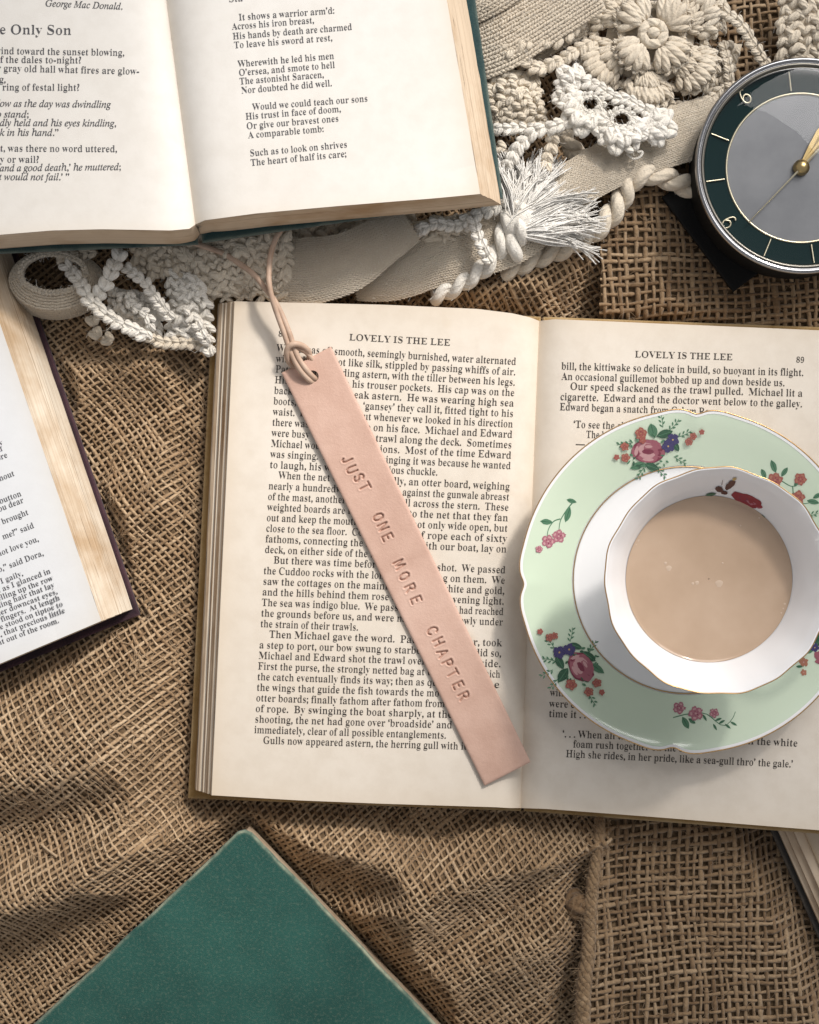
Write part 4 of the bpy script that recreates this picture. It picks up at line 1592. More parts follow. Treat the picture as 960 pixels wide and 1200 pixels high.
def bouquet(rose_c, rr, rot, leaves, purple, reds, sprays, mat_red='p_red', label=None):
    p = Paint()
    for c, a in sprays:
        p.spray(c, a, 17, 6)
    for c, l, w, a in leaves:
        p.leaf(c, l, w, a, 'p_leaf_dark' if rng.random() < .6 else 'p_leaf')
    for k in range(26):
        a = rng.uniform(0, 6.28)
        d = rr * rng.uniform(.9, 1.5)
        p.blob((rose_c[0] + d * math.cos(a), rose_c[1] + .85 * d * math.sin(a)), rng.uniform(1.8, 3.4), rng.uniform(.8, 1.4), rng.uniform(0, 180), random.choice(['p_leaf', 'p_leaf_dark']), .1, .5)
    for c in purple:
        p.blossom(c, 7.2, 'p_blue', 'p_yellow')
    for c, r in reds:
        p.blossom(c, r, mat_red, 'p_orange')
    p.done('painted_foliage', sau)
    p = Paint()
    p.n = 60
    p.rose(rose_c, rr, rot)
    p.done('painted_rose', sau, label)


bouquet((759.5, 529), 19, 2, [((765, 505), 9, 5.5, 75), ((779, 508.5), 10, 5, -18), ((747, 546), 9, 4.2, 160), ((764, 547), 9, 4.4, 20), ((792, 523), 7, 3.5, 60)], [(788.5, 515.5), (783, 523)],
        [((751, 508), 6.8), ((753, 516), 4), ((732, 523.5), 5), ((733, 536.5), 5.2), ((722.5, 536), 3.4), ((807, 518), 4.6), ((812, 511.5), 4.2), ((822, 506.5), 3.2)],
        [((777, 501), -100), ((785, 504), -50), ((795, 512), -25), ((740, 520), 175), ((790, 535), 30), ((770, 547), 50), ((755, 548), 120)], label='pink rose painted in a posy by the saucer rim')
bouquet((681, 781), 18, 58, [((656, 776), 9, 4.5, 60), ((660, 791), 10, 5.5, -55), ((690, 769), 10, 4.5, 35), ((700, 783), 10, 4, 35), ((675, 757), 8, 3.6, 20)], [(655.5, 764.5), (667, 761)],
        [((644, 747), 4.6), ((650, 745), 4.2), ((633, 740), 3.4), ((669.5, 802), 6.4), ((690, 810.5), 5.4), ((699.5, 800), 5.2), ((705, 811), 3.4)],
        [((650, 760), -130), ((668, 752), -80), ((690, 765), -60), ((648, 785), 150), ((655, 795), 130), ((690, 812), 60), ((652, 775), 190)], label='pink rose painted low on the saucer border')
p = Paint()
p.stroke([(672, 588), (664, 598), (657, 610), (655, 622)], 1.5)
p.stroke([(657, 608), (649, 611), (643, 620), (641, 630)], 1.4)
p.leaf((640.5, 611.5), 7.4, 3.4, 5); p.leaf((665.5, 603), 9.4, 3.6, 108); p.leaf((670, 587), 6, 2.6, 15)
p.blossom((655, 628.5), 7.6); p.blossom((642.5, 634.5), 7.4); p.blossom((631.8, 643.5), 4.2)
p.done('painted_sprig', sau, 'sprig of two pink blossoms')
p = Paint()
p.stroke([(789, 841), (805, 837), (826, 836), (840, 846), (849, 851), (858, 843), (862, 834)], 1.3)
p.leaf((803.5, 847), 8, 3.6, 62); p.leaf((811, 845), 5, 2.4, 35)
for k, (c, a) in enumerate([((838, 852), 60), ((846, 846), -30), ((853, 851), 40), ((860, 848), 30), ((842, 843), -20), ((826, 841), 60)]):
    p.leaf(c, 4.4, 1.4, a)
p.blossom((796, 829.5), 7); p.blossom((815.5, 836), 8.2); p.blossom((837, 835.5), 5.4)
p.done('painted_sprig', sau, 'sprig of mauve pink blossoms')
p = Paint()
p.stroke([(915, 563), (929, 570), (938, 562)], 1.3); p.stroke([(929, 570), (931, 582), (940, 590), (955, 588)], 1.3)
for c, l, w, a in (((906.7, 546.5), 8, 3.4, 70), ((919.5, 553), 6.5, 2.8, -55), ((895, 555), 6, 2.8, 65), ((953, 588), 7.5, 3, 12), ((958, 581), 6, 2.6, -30), ((933, 567), 4, 2, -60)):
    p.leaf(c, l, w, a)
p.blossom((908.5, 562.5), 8.4, 'p_red', 'p_orange'); p.blossom((938, 561.5), 7.2, 'p_red', 'p_orange'); p.blossom((935, 583.5), 8.2, 'p_red', 'p_orange')
p.spray((945, 604), -10, 14, 5)
p.done('painted_sprig', sau, 'sprig of red blossoms')
p = Paint()
p.leaf((962, 748), 12, 6, -60, 'p_leaf_dark'); p.leaf((950, 762), 6, 3, -40); p.blossom((955, 759), 5, 'p_blue'); p.blossom((942, 776), 5.2, 'p_orange'); p.blossom((942, 788), 3.6, 'p_orange'); p.leaf((937, 781), 4, 1.6, 0); p.blossom((963, 770), 9, 'p_rose')
p.done('painted_sprig', sau, 'posy with orange blossoms')

# cup
cup = thing('teacup', np.append(CC, 2.2), 'white china teacup with fluted gilt rim standing on the mint saucer', 'cup')


def rim_wave(th):
    return .006 * np.sin(9 * th + .6) + .0045 * np.sin(18 * th + 1.0) + .003 * np.sin(5 * th)


def cup_ring(r, z, w):
    f = 1 + rim_wave(TH) * w
    return np.stack([CC[0] + r * f * np.cos(TH), CC[1] + r * f * np.sin(TH), z + .6 * rim_wave(TH) * w * 2], -1)


CIN = np.array([(.05, 2.75), (1.2, 2.8), (1.75, 3.2), (2.15, 3.9), (2.5, 4.7), (2.78, 5.3), (3.0, 5.75), (3.22, 6.2), (3.44, 6.6), (3.62, 6.92), (3.76, 7.14), (3.83, 7.25)])
cin = [cup_ring(r, z, np.clip((z - 5.0) / 2.2, 0, 1) ** 1.5) for r, z in zip(np.interp(np.linspace(0, 1, 40), np.linspace(0, 1, len(CIN)), CIN[:, 0]), np.interp(np.linspace(0, 1, 40), np.linspace(0, 1, len(CIN)), CIN[:, 1]))]
obj('inside_wall', g(cin), M['china'], cup)
rimr = [cup_ring(3.83, 7.25, 1), cup_ring(3.865, 7.275, 1), cup_ring(3.90, 7.25, 1)]
obj('lip', g(rimr), M['china'], cup)
cout = [cup_ring(3.90, 7.25, 1), cup_ring(3.72, 6.88, .8), cup_ring(3.45, 6.35, .5), cup_ring(3.1, 5.5, .2), cup_ring(2.7, 4.6, 0), cup_ring(2.2, 3.4, 0), cup_ring(1.9, 2.7, 0), cup_ring(1.8, 2.4, 0), cup_ring(2.0, 2.2, 0), cup_ring(1.7, 2.2, 0), cup_ring(1.6, 2.45, 0), cup_ring(.05, 2.5, 0)]
obj('outside_wall', g(cout), M['china'], cup)
obj('gilt_line', ring_tube(cup_ring(3.895, 7.262, 1), .022), M['gilt'], cup)
hd_ = [np.array([CC[0] + 3.5 * math.cos(-.15), CC[1] + 3.5 * math.sin(-.15), 6.0]), np.array([CC[0] + 4.7, CC[1] - .75, 6.7]), np.array([CC[0] + 5.3, CC[1] - .85, 5.6]), np.array([CC[0] + 4.3, CC[1] - .65, 4.2]), np.array([CC[0] + 2.55, CC[1] - .4, 4.0])]
obj('handle', tube(spline(hd_, 40), .18, 10, True, 1.2), M['china'], cup)


def on_cup(px, lift):
    P = drape(px, lambda x, y: np.interp(np.hypot(x - CC[0], y - CC[1]), CIN[:, 0], CIN[:, 1]), 0)
    r = np.hypot(P[:, 0] - CC[0], P[:, 1] - CC[1])[:, None]
    nrm_ = np.column_stack([-(P[:, :2] - CC) / r * .85, np.full(len(P), .5)])
    return P + nrm_ * (lift + .012)


p = Paint(on_cup)
p.blob((876, 586), 20, 6.6, 24, 'p_crimson', .12)
p.blob((870, 583), 9, 2.6, 26, 'p_rose_dark', .1); p.blob((884, 591), 10, 2.2, 28, 'p_pink', .1)
p.blob((856, 568), 7.5, 3.6, -42, 'p_brown', .16); p.blob((843, 573), 4.6, 3.4, 20, 'p_brown', .16); p.blob((849, 577), 4, 2.2, 10, 'p_brown', .1)
p.blob((861, 561), 2.6, 1.6, -20, 'p_yellow', .1); p.stroke([(846, 568), (847, 562)], .8, 'p_brown'); p.leaf((833, 579), 6.5, 2, -8, 'p_leaf_dark'); p.stroke([(893, 603), (897, 606)], 1.4, 'p_leaf_dark')
p.done('painted_flower', cup, 'crimson petal painted inside the cup')

TZ = 5.62
tr_ = float(np.interp(TZ, CIN[:, 1], CIN[:, 0]))
rr_ = np.r_[np.linspace(.02, tr_ - .15, 8), tr_ - .08, tr_ - .03, tr_ + .01]
zz_ = np.r_[np.full(8, TZ), TZ + .006, TZ + .022, TZ + .05]
teaT = thing('tea', np.append(CC, TZ - .02), 'milky beige tea filling the white cup', 'tea')
obj('surface', g([cup_ring(r, z, 0) for r, z in zip(rr_, zz_)]), M['tea'], teaT)
for bx, by, r in ((784, 666, .10), (817, 683, .07), (843, 684, .13), (812, 684, .05), (868, 616, .03), (847, 660, .03), (780, 660, .05)) + tuple((830 + 94.5 * math.cos(t_), 680 + 94.5 * math.sin(t_), q_) for t_, q_ in ((.3, .05), (.36, .035), (.42, .045), (1.9, .05), (1.97, .03), (3.6, .04), (3.66, .055), (5.4, .035))):
    c = W(bx, by, TZ)
    a = np.linspace(0, 2 * np.pi, 17)[:-1]
    rings = [np.stack([c[0] + q_ * r * (1 + .2 * np.sin(3 * a)) * np.cos(a), c[1] + q_ * r * np.sin(a), np.full(16, c[2] + h_)], -1) for q_, h_ in ((1, .001), (.8, .005), (.4, .008), (.05, .009))]
    obj('bubble', [(np.array(rings).reshape(-1, 3), grid_faces(4, 16, False, True), 0)], M['froth'], teaT)

# ------------------------------------------------------------------ clock
KC = W(943, 193, 3.0)[:2]
clk = thing('alarm_clock', np.append(KC, .3), 'round chrome-rimmed clock with green numeral ring on a black folding case', 'clock')
KT = np.linspace(0, 2 * np.pi, 160, endpoint=False)
kr = lambda r, z: np.stack([KC[0] + r * np.cos(KT), KC[1] + r * np.sin(KT), np.full(160, z)], -1)
gk = lambda rings: [(np.array(rings).reshape(-1, 3), grid_faces(len(rings), 160, False, True), 0)]
RO = 127 / 30 * (57 / 60)
obj('body', gk([kr(RO - .25, .6), kr(RO - .1, .9), kr(RO - .06, 2.5), kr(RO - .05, 2.7)]), M['black'], clk)
bez = [(RO - .05, 2.62), (RO, 2.72), (RO + .01, 2.84), (RO - .03, 2.94), (RO - .10, 2.97), (RO - .15, 2.93), (RO - .17, 2.86), (RO - .20, 2.88)]
obj('bezel', gk([kr(r, z) for r, z in bez]), M['chrome'], clk)
obj('inner_bezel', gk([kr(r, z) for r, z in ((RO - .19, 2.86), (RO - .22, 2.90), (RO - .28, 2.90), (RO - .33, 2.84), (RO - .36, 2.72), (RO - .36, 2.5))]), M['gunmetal'], clk)
RI = 87 / 30 * (57.5 / 60)
obj('numeral_ring', gk([kr(RO - .34, 2.56), kr(RO - .6, 2.50), kr(RI + .02, 2.46)]), M['ring_green'], clk)
obj('dial', gk([kr(RI + .02, 2.44), kr(RI * .6, 2.44), kr(.02, 2.44)]), M['dial'], clk)
obj('gilt_ring', gk([kr(RI + .055, 2.45), kr(RI + .04, 2.50), kr(RI - .0, 2.51), kr(RI - .035, 2.45)]), M['pale_brass'], clk)


def kp_(ang, r, z=2.5):
    a = math.radians(ang)
    return np.array([KC[0] + r * math.cos(a), KC[1] + r * math.sin(a), z])


for ang in (97.5, 68, 8, 338, 159.5, 188.5, 247, 277.5):
    r0, r1 = RI + .12, RO - .42
    q_ = np.array([kp_(ang, r0, 2.52), kp_(ang, (r0 + r1) / 2, 2.54), kp_(ang, r1, 2.57)])
    obj('hour_mark', tube(spline(q_, 4), .030, 6), M['pale_brass'], clk)
DIG = {'6': [[(.78, .92), (.55, 1.0), (.3, .88), (.1, .5), (.12, .2), (.35, .02), (.65, .02), (.88, .2), (.88, .42), (.65, .58), (.35, .55), (.14, .38)]],
       '9': [[(.86, .62), (.65, .45), (.35, .42), (.12, .58), (.12, .80), (.35, .98), (.65, .98), (.88, .80), (.90, .5), (.70, .12), (.45, .0), (.22, .08)]],
       '3': [[(.12, .85), (.35, 1), (.68, .98), (.85, .78), (.7, .58), (.45, .52)], [(.45, .52), (.75, .46), (.9, .25), (.68, .02), (.35, 0), (.1, .15)]],
       '1': [[(.3, .8), (.55, 1), (.55, 0)]], '2': [[(.1, .75), (.3, .98), (.7, .98), (.88, .75), (.7, .48), (.1, 0), (.9, 0)]]}
for ch, ang, dxx in (('6', 217, 0), ('9', 128.5, 0), ('1', 38, -.16), ('2', 38, .16), ('3', 308, 0)):
    c = kp_(ang, RI + .62, 2.55)
    upa = math.radians(ang + 180)
    u = np.array([math.cos(upa), math.sin(upa), 0])
    d = np.array([math.sin(upa), -math.cos(upa), 0])
    parts = []
    for st in DIG[ch]:
        P = np.array([c + d * ((x - .5) * .36 + dxx) + u * (y - .5) * .56 for x, y in st])
        parts += tube(spline(P, 26), .034, 6)
    obj('numeral', parts, M['pale_brass'], clk)


def hand(name, ang, prof_, z, mat, th=.03):
    a = math.radians(ang)
    d = np.array([math.cos(a), math.sin(a), 0])
    n = np.array([-d[1], d[0], 0])
    c = np.array([KC[0], KC[1], z])
    L = np.array([c + d * x + n * w for x, w in prof_]); R = np.array([c + d * x - n * w for x, w in prof_]); mid = np.array([c + d * x + np.array([0, 0, th]) for x, w in prof_])
    V = np.vstack([L, mid, R]); m_ = len(prof_)
    obj(name, [(V, grid_faces(3, m_), 0)], mat, clk, smooth=False)


hand('hour_hand', 62, [(-.25, .08), (.0, .10), (.8, .15), (1.5, .15), (2.0, .03)], 2.60, M['brass'])
hand('minute_hand', 52, [(-.3, .05), (0, .09), (1.2, .11), (2.2, .09), (2.9, .02)], 2.66, M['brass'])
hand('second_hand', 226, [(-.9, .05), (-.2, .03), (0, .035), (2.9, .018)], 2.72, M['pale_brass'], .02)
obj('hub', [(np.array([np.stack([KC[0] + r * np.cos(KT), KC[1] + r * np.sin(KT), np.full(160, z)], -1) for r, z in ((.30, 2.46), (.30, 2.60), (.24, 2.66), (.24, 2.76), (.14, 2.78), (.10, 2.82), (.01, 2.82))]).reshape(-1, 3), grid_faces(7, 160, False, True), 0)], M['brass'], clk)
obj('glass', gk([kr(RO - .36, 2.86), kr(RO - .45, 2.93), kr(RO - .8, 2.99), kr(2.4, 3.06), kr(1.2, 3.12), kr(.02, 3.14)]), M['glass'], clk)
# folding case flap under the clock
k1, k2 = np.array([776., 231.]), np.array([860., 342.])
kd = np.array([.797, -.604])
obj('case_flap', slab([tuple(k1), tuple(k2), tuple(k2 + kd * 250), tuple(k1 + kd * 250)], .72, .95, .05), M['black'], clk)

# ------------------------------------------------------------------ crocheted scarf
sc_ = thing('crochet_scarf', W(600, 200, .2), 'cream crocheted cotton scarf with flowers, knitted straps, cords and a tassel', 'scarf')


def px_chain(pts, w):
    return chain(np.array([W(*p) for p in pts]), w)


def add(name, parts, mat='cotton', parent=None, label=None):
    return obj(name, parts, M[mat], parent or sc_, True, label)


def petal_fan(c, a0, r0, r1, spread, n, w, z0, z1, rim=True):
    """plump half-moon petal: a fan of thick stitches over a dome, edged by a stitched rim"""
    out = []
    C, A, B, N, L, Wd = [], [], [], [], [], []
    for k in range(n):
        f = (k + .5) / n * 2 - 1
        a = a0 + f * spread
        rr1 = r1 * (1 - .20 * f ** 4 - .05 * f * f)
        d0 = np.array([math.cos(a0 + f * spread * .62), math.sin(a0 + f * spread * .62), 0])
        d1 = np.array([math.cos(a), math.sin(a), 0])
        dome = (.36 if r1 > 1.8 else .24) * (1 - f * f)
        p0 = c + d0 * r0 + np.array([0, 0, z0 + dome * .6])
        p1 = c + d1 * rr1 + np.array([0, 0, z1 + dome])
        nseg = 2 if r1 > 1.8 else 1
        for g_ in range(nseg):
            q0 = p0 + (p1 - p0) * g_ / nseg
            q1 = p0 + (p1 - p0) * (g_ + 1) / nseg
            ax = norm(q1 - q0 + rng.normal(0, .05, 3) + np.array([-d1[1], d1[0], 0]) * rng.normal(0, .10))
            C.append((q0 + q1) / 2 + rng.normal(0, .015, 3) + np.array([0, 0, .05 * (g_ == 0)]))
            A.append(ax)
            b = norm(np.cross(np.array([0, 0, 1.0]), ax)); B.append(b); N.append(np.cross(ax, b))
            L.append(np.linalg.norm(q1 - q0) * .62)
            rm = np.linalg.norm(((q0 + q1) / 2 - c)[:2])
            Wd.append(rm * spread / n * 1.5 * rng.uniform(.9, 1.2))
    Wd = np.array(Wd)
    out += puffs(C, A, B, N, L, Wd, np.clip(Wd * 1.1, .1, .24), 8, 7, .75)
    if rim:
        pts = []
        for f in np.linspace(-1, 1, 11):
            a = a0 + f * spread * .98
            rr1 = r1 * (1.02 - .20 * f ** 4 - .05 * f * f)
            pts.append(c + np.array([math.cos(a) * rr1, math.sin(a) * rr1, z1 + .22 * (1 - f * f) - .06]))
        out += chain(np.array(pts), w * 1.9, w * 1.7)
    out += puffs([c + np.array([math.cos(a0), math.sin(a0), 0]) * (r0 + r1) / 2 + np.array([0, 0, (z0 + z1) / 2 - .12])], [[math.cos(a0), math.sin(a0), 0]], [[-math.sin(a0), math.cos(a0), 0]], [[0, 0, 1]], (r1 - r0) * .5, r1 * spread * .72, .22, 14, 8)
    return out


def flower(px, py, z, R, n_out, n_in, rot, label):
    c = W(px, py, z)
    root = obj('crochet_flower', puffs([c - np.array([0, 0, .25])], [[1, 0, 0]], [[0, 1, 0]], [[0, 0, 1]], R * .62, R * .62, .25, 20, 10), M['cotton'], sc_, True, label)
    for k in range(n_out):
        a = rot + 2 * np.pi * k / n_out
        add('petal', petal_fan(c, a, R * .52, R * rng.uniform(.94, 1.04), np.pi / n_out * .92, 10, R * .066, .0, -.12 + .05 * rng.random()), 'cotton', root)
    for k in range(n_in):
        a = rot + .3 + 2 * np.pi * k / n_in
        add('petal', petal_fan(c + np.array([0, 0, .30]), a, R * .24, R * .55, np.pi / n_in * .90, 6, R * .055, .02, .02), 'cotton', root)
    cen = []
    for k in range(6):
        a = k * 1.05 + rot
        cen += puffs([c + np.array([math.cos(a) * R * .14, math.sin(a) * R * .14, .50])], [[-math.sin(a), math.cos(a), .1]], [[math.cos(a), math.sin(a), 0]], [[0, 0, 1]], R * .12, R * .075, R * .08, 10, 7, .7)
    cen += puffs([c + np.array([0, 0, .62])], [[1, 0, 0]], [[0, 1, 0]], [[0, 0, 1]], R * .09, R * .08, R * .07, 10, 7)
    add('centre', cen, 'cotton', root)


flower(763, 44, 1.6, 2.75, 6, 4, .45, 'large flat crocheted cotton flower with a double ring of petals')


# small raised flower with looped petals
def loop_petal(px, py, z, r_in, r_out, a0, a1, n, w, tilt=(0, 0)):
    c = W(px, py, z)
    C, A, B, N = [], [], [], []
    out = []
    for k in range(n):
        f = (k + .5) / n
        a = a0 + (a1 - a0) * f
        d = np.array([math.cos(a), math.sin(a), 0])
        bell = math.sin(math.pi * f)
        ro = r_in + (r_out - r_in) * (.45 + .55 * bell)
        for j, (g0, hgt) in enumerate(((.18, .10), (.55, .22), (.92, .02))):
            p_ = c + d * (r_in + (ro - r_in) * g0) + np.array([tilt[0] * d[0] + tilt[1] * d[1], 0, 0])[[1, 2, 0]] * 0 + np.array([0, 0, hgt * bell])
            ax = norm(d * .8 + np.array([-d[1], d[0], 0]) * (.55 if (k + j) % 2 else -.55) + rng.normal(0, .1, 3))
            b = norm(np.cross([0, 0, 1.0], ax))
            C.append(p_ + rng.normal(0, .015, 3)); A.append(ax); B.append(b); N.append(np.cross(ax, b))
    s = rng.uniform(.9, 1.15, len(C))
    out += puffs(C, A, B, N, w * 1.45 * s, w * .80 * s, w * .75 * s, 10, 7, .7)
    arc_ = np.array([c + np.array([math.cos(a_), math.sin(a_), 0]) * (r_in + (r_out - r_in) * .5 * (.6 + .4 * math.sin(math.pi * f_))) for f_, a_ in [(q_, a0 + (a1 - a0) * q_) for q_ in np.linspace(0, 1, 16)]])
    out += tube(arc_, (r_out - r_in) * .36 * (.55 + .45 * np.sin(np.linspace(0, np.pi, 16))), 10, True, .6)
    return out


D = math.radians
sm = W(715, 150, 2.5)
root = obj('crochet_flower', px_chain([(668, 104, 2.3), (684, 98, 2.5), (702, 102, 2.6), (716, 112, 2.6), (732, 116, 2.6), (748, 124, 2.5), (766, 134, 2.3)], .46), M['cotton_white'], sc_, True, 'small white crocheted flower with looped petals')
for args in ((692, 122, 2.6, .46, 1.12, D(140), D(325), 10, .20), (728, 140, 2.6, .46, 1.16, D(190), D(360), 10, .20), (762, 146, 2.4, .05, .82, D(-120), D(90), 8, .22), (676, 103, 2.3, .05, .85, D(40), D(220), 8, .18), (668, 112, 2.2, .05, .55, D(120), D(300), 5, .18)):
    add('petal', loop_petal(*args), 'cotton_white', root)
for hx, hy, hr in ((692, 122, .42), (728, 140, .44)):
    hc = W(hx, hy, 2.72)
    add('petal', chain(np.array([hc + np.array([math.cos(t_) * hr, math.sin(t_) * hr * .82, 0]) for t_ in np.linspace(0, 2 * np.pi, 15)]), .30), 'cotton_white', root)
add('yarn_end', tube(spline([W(735, 180, 2.3), W(742, 186, 2.35), W(750, 184, 2.4), W(753, 178, 2.4), W(747, 178, 2.4)], 30), .05, 6), 'cotton_white')

# knitted straps
def knit(P, width, cols, rows, mat='cotton_knit', label=None, across=None, tall=.9):
    f = ribbon_surface(P, width, across)
    s = stitch_sheet(f, cols, rows, 1.0, tall, 20, .04, (6, 5), False, .95)
    n1, n2 = 12, 60
    g_, h_ = np.meshgrid(np.linspace(.01, .99, n1), np.linspace(0, 1, n2), indexing='ij')
    s.append((f(g_.ravel(), h_.ravel()) - np.array([0, 0, .05]), grid_faces(n1, n2), 0))
    return add('knitted_strap', s, mat, None, label)


knit([(318, 318, 1.1), (360, 318, 1.5), (405, 308, 1.9), (445, 284, 2.1), (480, 262, 2.2)], [2.4, 2.6, 2.3, 1.9, 1.5], 15, 46, tall=1.25, label='knitted strap folded over itself below the poetry book')
knit([(415, 330, .9), (455, 322, 1.1), (505, 300, 1.3), (560, 286, 1.6), (610, 268, 1.9), (660, 226, 2.0), (720, 190, 1.8), (790, 160, 1.5), (850, 140, 1.2)], [1.5, 2.3, 2.6, 2.4, 1.9, 1.8, 1.9, 2.2, 2.2], 15, 130, tall=1.25, label='long flat knitted strap running towards the clock')
knit([(536, 62, 1.7), (580, 46, 2.1), (630, 18, 2.3), (690, -20, 2.4)], [2.6, 2.6, 2.4, 2.4], 9, 46, tall=1.2, label='ribbed knitted strap beside the poetry book')
knit([(540, 20, 2.2), (580, -2, 2.5), (620, -30, 2.6)], [1.0, 1.1, 1.1], 5, 20, tall=1.2)
knit([(600, 62, 1.3), (640, 40, 1.5), (700, 8, 1.3)], [1.6, 1.6, 1.6], 8, 30)


def patch(corners, nu, nv, bulge=.3, mat='cotton', fat=1.2, ang=32, jit=.17, seed=1, wob=.08, label=None):
    return add('crochet_patch', stitch_sheet(bez_surface(corners, bulge, seed, wob), nu, nv, fat, 1.0, ang, jit), mat, None, label)


patch([(556, 76, 1.5), (632, 84, 1.6), (642, 152, 1.8), (573, 152, 1.6)], 5, 8, .45, fat=1.0, ang=50)
patch([(916, -20, 1.6), (985, -20, 1.6), (985, 80, 1.3), (908, 84, 1.2)], 5, 8, .35, ang=40)
patch([(808, -22, 1.4), (856, -18, 1.4), (850, 30, 1.3), (818, 22, 1.4)], 4, 4, .3, ang=40)
patch([(845, 50, .9), (870, 50, .9), (850, 125, .9), (820, 120, .9)], 2, 8, .15)
patch([(205, 268, 1.5), (345, 248, 1.9), (338, 346, 1.3), (226, 352, 1.2)], 10, 8, .55, jit=.22, seed=2, ang=42, label='dense bobbly crochet panel in the shade of the poetry book')
patch([(150, 268, 1.6), (215, 262, 1.6), (235, 330, 1.3), (160, 318, 1.3)], 5, 6, .3, jit=.2, seed=3)
patch([(196, 312, 1.5), (240, 322, 1.6), (252, 408, 1.0), (196, 398, 1.0)], 4, 7, .4, 'cotton_white', 1.1, 50, .14, 4)
patch([(128, 334, 1.2), (190, 344, 1.4), (190, 398, 1.0), (124, 372, 1.0)], 5, 5, .5, 'cotton_white', 1.1, 45, .2, 5)
patch([(470, 262, 1.7), (590, 240, 1.9), (606, 278, 1.6), (500, 286, 1.4)], 9, 3, .3, 'cotton', 1.1, 50, .2, 6)
patch([(596, 205, 1.5), (642, 190, 1.6), (650, 240, 1.7), (590, 262, 1.7)], 4, 4, .3, 'cotton', 1.1, 45, .2, 7)
patch([(330, 265, .8), (480, 240, .9), (470, 285, .7), (340, 300, .7)], 9, 3, .2, 'cotton', 1.1, 45, .2, 8)

for pts, w, mat in [
    ([(79, 312, 1.9), (92, 328, 2.2), (103, 350, 2.5), (129, 374, 2.3), (168, 392, 1.9)], .50, 'cotton_white'),
    ([(140, 298, 2.4), (132, 318, 2.5), (120, 338, 2.5), (105, 351, 2.3)], .56, 'cotton_white'),
    ([(150, 314, 2.1), (170, 332, 2.2), (182, 350, 2.0), (199, 371, 1.7)], .42, 'cotton_white'),
    ([(173, 392, 1.6), (176, 376, 1.8), (166, 364, 1.9), (154, 358, 1.9), (152, 346, 1.8)], .40, 'cotton_white'),
    ([(70, 303, 1.8), (84, 300, 1.9), (108, 296, 1.9)], .40, 'cotton'),
    ([(108, 376, 1.4), (114, 392, 1.3), (126, 398, 1.2)], .50, 'cotton'),
    ([(168, 392, 1.6), (196, 402, 1.3), (226, 402, 1.2), (244, 404, 1.0)], .44, 'cotton'),
    ([(232, 382, 1.6), (240, 396, 1.5), (246, 412, 1.2)], .42, 'cotton_white'),
    ([(597, 58, 2.3), (622, 47, 2.3), (655, 45, 2.2), (682, 20, 2.1), (700, -5, 2.0)], .58, 'cotton'),
    ([(600, 62, 2.1), (615, 68, 2.1), (628, 80, 2.0), (658, 70, 2.0), (690, 52, 1.9)], .50, 'cotton'),
    ([(574, 154, 1.9), (590, 150, 2.0), (606, 150, 1.9), (622, 152, 1.8)], .44, 'cotton_white'),
    ([(590, 204, 2.0), (600, 186, 2.3), (612, 167, 2.4), (633, 153, 2.5), (656, 147, 2.6)], .52, 'cotton_white'),
    ([(638, 196, 2.2), (645, 176, 2.3), (652, 150, 2.5)], .48, 'cotton'),
    ([(574, 172, 1.7), (588, 174, 1.8), (598, 182, 1.7)], .48, 'cotton'),
    ([(850, 14, 1.8), (866, 28, 1.9), (878, 44, 1.8), (898, 76, 1.5)], .44, 'cotton'),
    ([(772, 118, 1.2), (800, 124, 1.3), (826, 120, 1.3), (850, 104, 1.2)], .40, 'cotton'),
    ([(780, 138, 1.1), (805, 140, 1.2), (830, 136, 1.2)], .36, 'cotton'),
    ([(848, 54, 1.4), (853, 76, 1.4), (855, 100, 1.3)], .38, 'cotton'),
    ([(480, 272, 2.0), (498, 266, 2.2), (516, 262, 2.3), (535, 266, 2.2), (548, 262, 2.2)], .46, 'cotton_white'),
    ([(556, 258, 2.4), (560, 276, 2.5), (566, 292, 2.5), (572, 304, 2.3)], .44, 'cotton_white'),
    ([(548, 258, 2.2), (570, 248, 2.4), (586, 240, 2.5), (598, 226, 2.5)], .5, 'cotton_white'),
    ([(600, 215, 2.0), (606, 240, 2.2), (600, 262, 2.2)], .5, 'cotton'),
]:
    add('chain_cord', px_chain(pts, w), mat)
# standing loop of knitted tape
lt, lbm = [], []
th = np.linspace(0, 2 * np.pi, 90)
ring = lambda cx, cy, rx, ry, z: np.array([W(cx + rx * math.cos(t), cy + ry * math.sin(t), z) for t in th])
r_top, r_mid, r_bot = ring(62, 320, 38, 23, 2.15), ring(62, 328, 50, 34, 1.8), ring(66, 334, 58, 40, .5)
def tape_f(u, v):
    i = np.clip(np.asarray(v, float), 0, 1) * 89
    u = np.asarray(u, float)[..., None]
    g_ = lambda A: np.stack([np.interp(i, np.arange(90), A[:, k]) for k in range(3)], -1)
    a_, b_, c_ = g_(r_top), g_(r_mid), g_(r_bot)
    lo = a_ * (1 - u / .3) + b_ * u / .3
    hi = b_ * (1 - (u - .3) / .7) + c_ * (u - .3) / .7
    return np.where(u < .3, lo, hi)


tape = [(np.array([r_top - [0, 0, .6], r_top, r_mid, r_bot]).reshape(-1, 3), grid_faces(4, 90), 0)]
tape += stitch_sheet(tape_f, 9, 110, 1.0, 1.0, 22, .06, (6, 5), False, .9)
add('tape_loop', tape, 'cotton_knit')
add('chain_cord', chain(r_top[::4] + [0, 0, .02], .22), 'cotton')

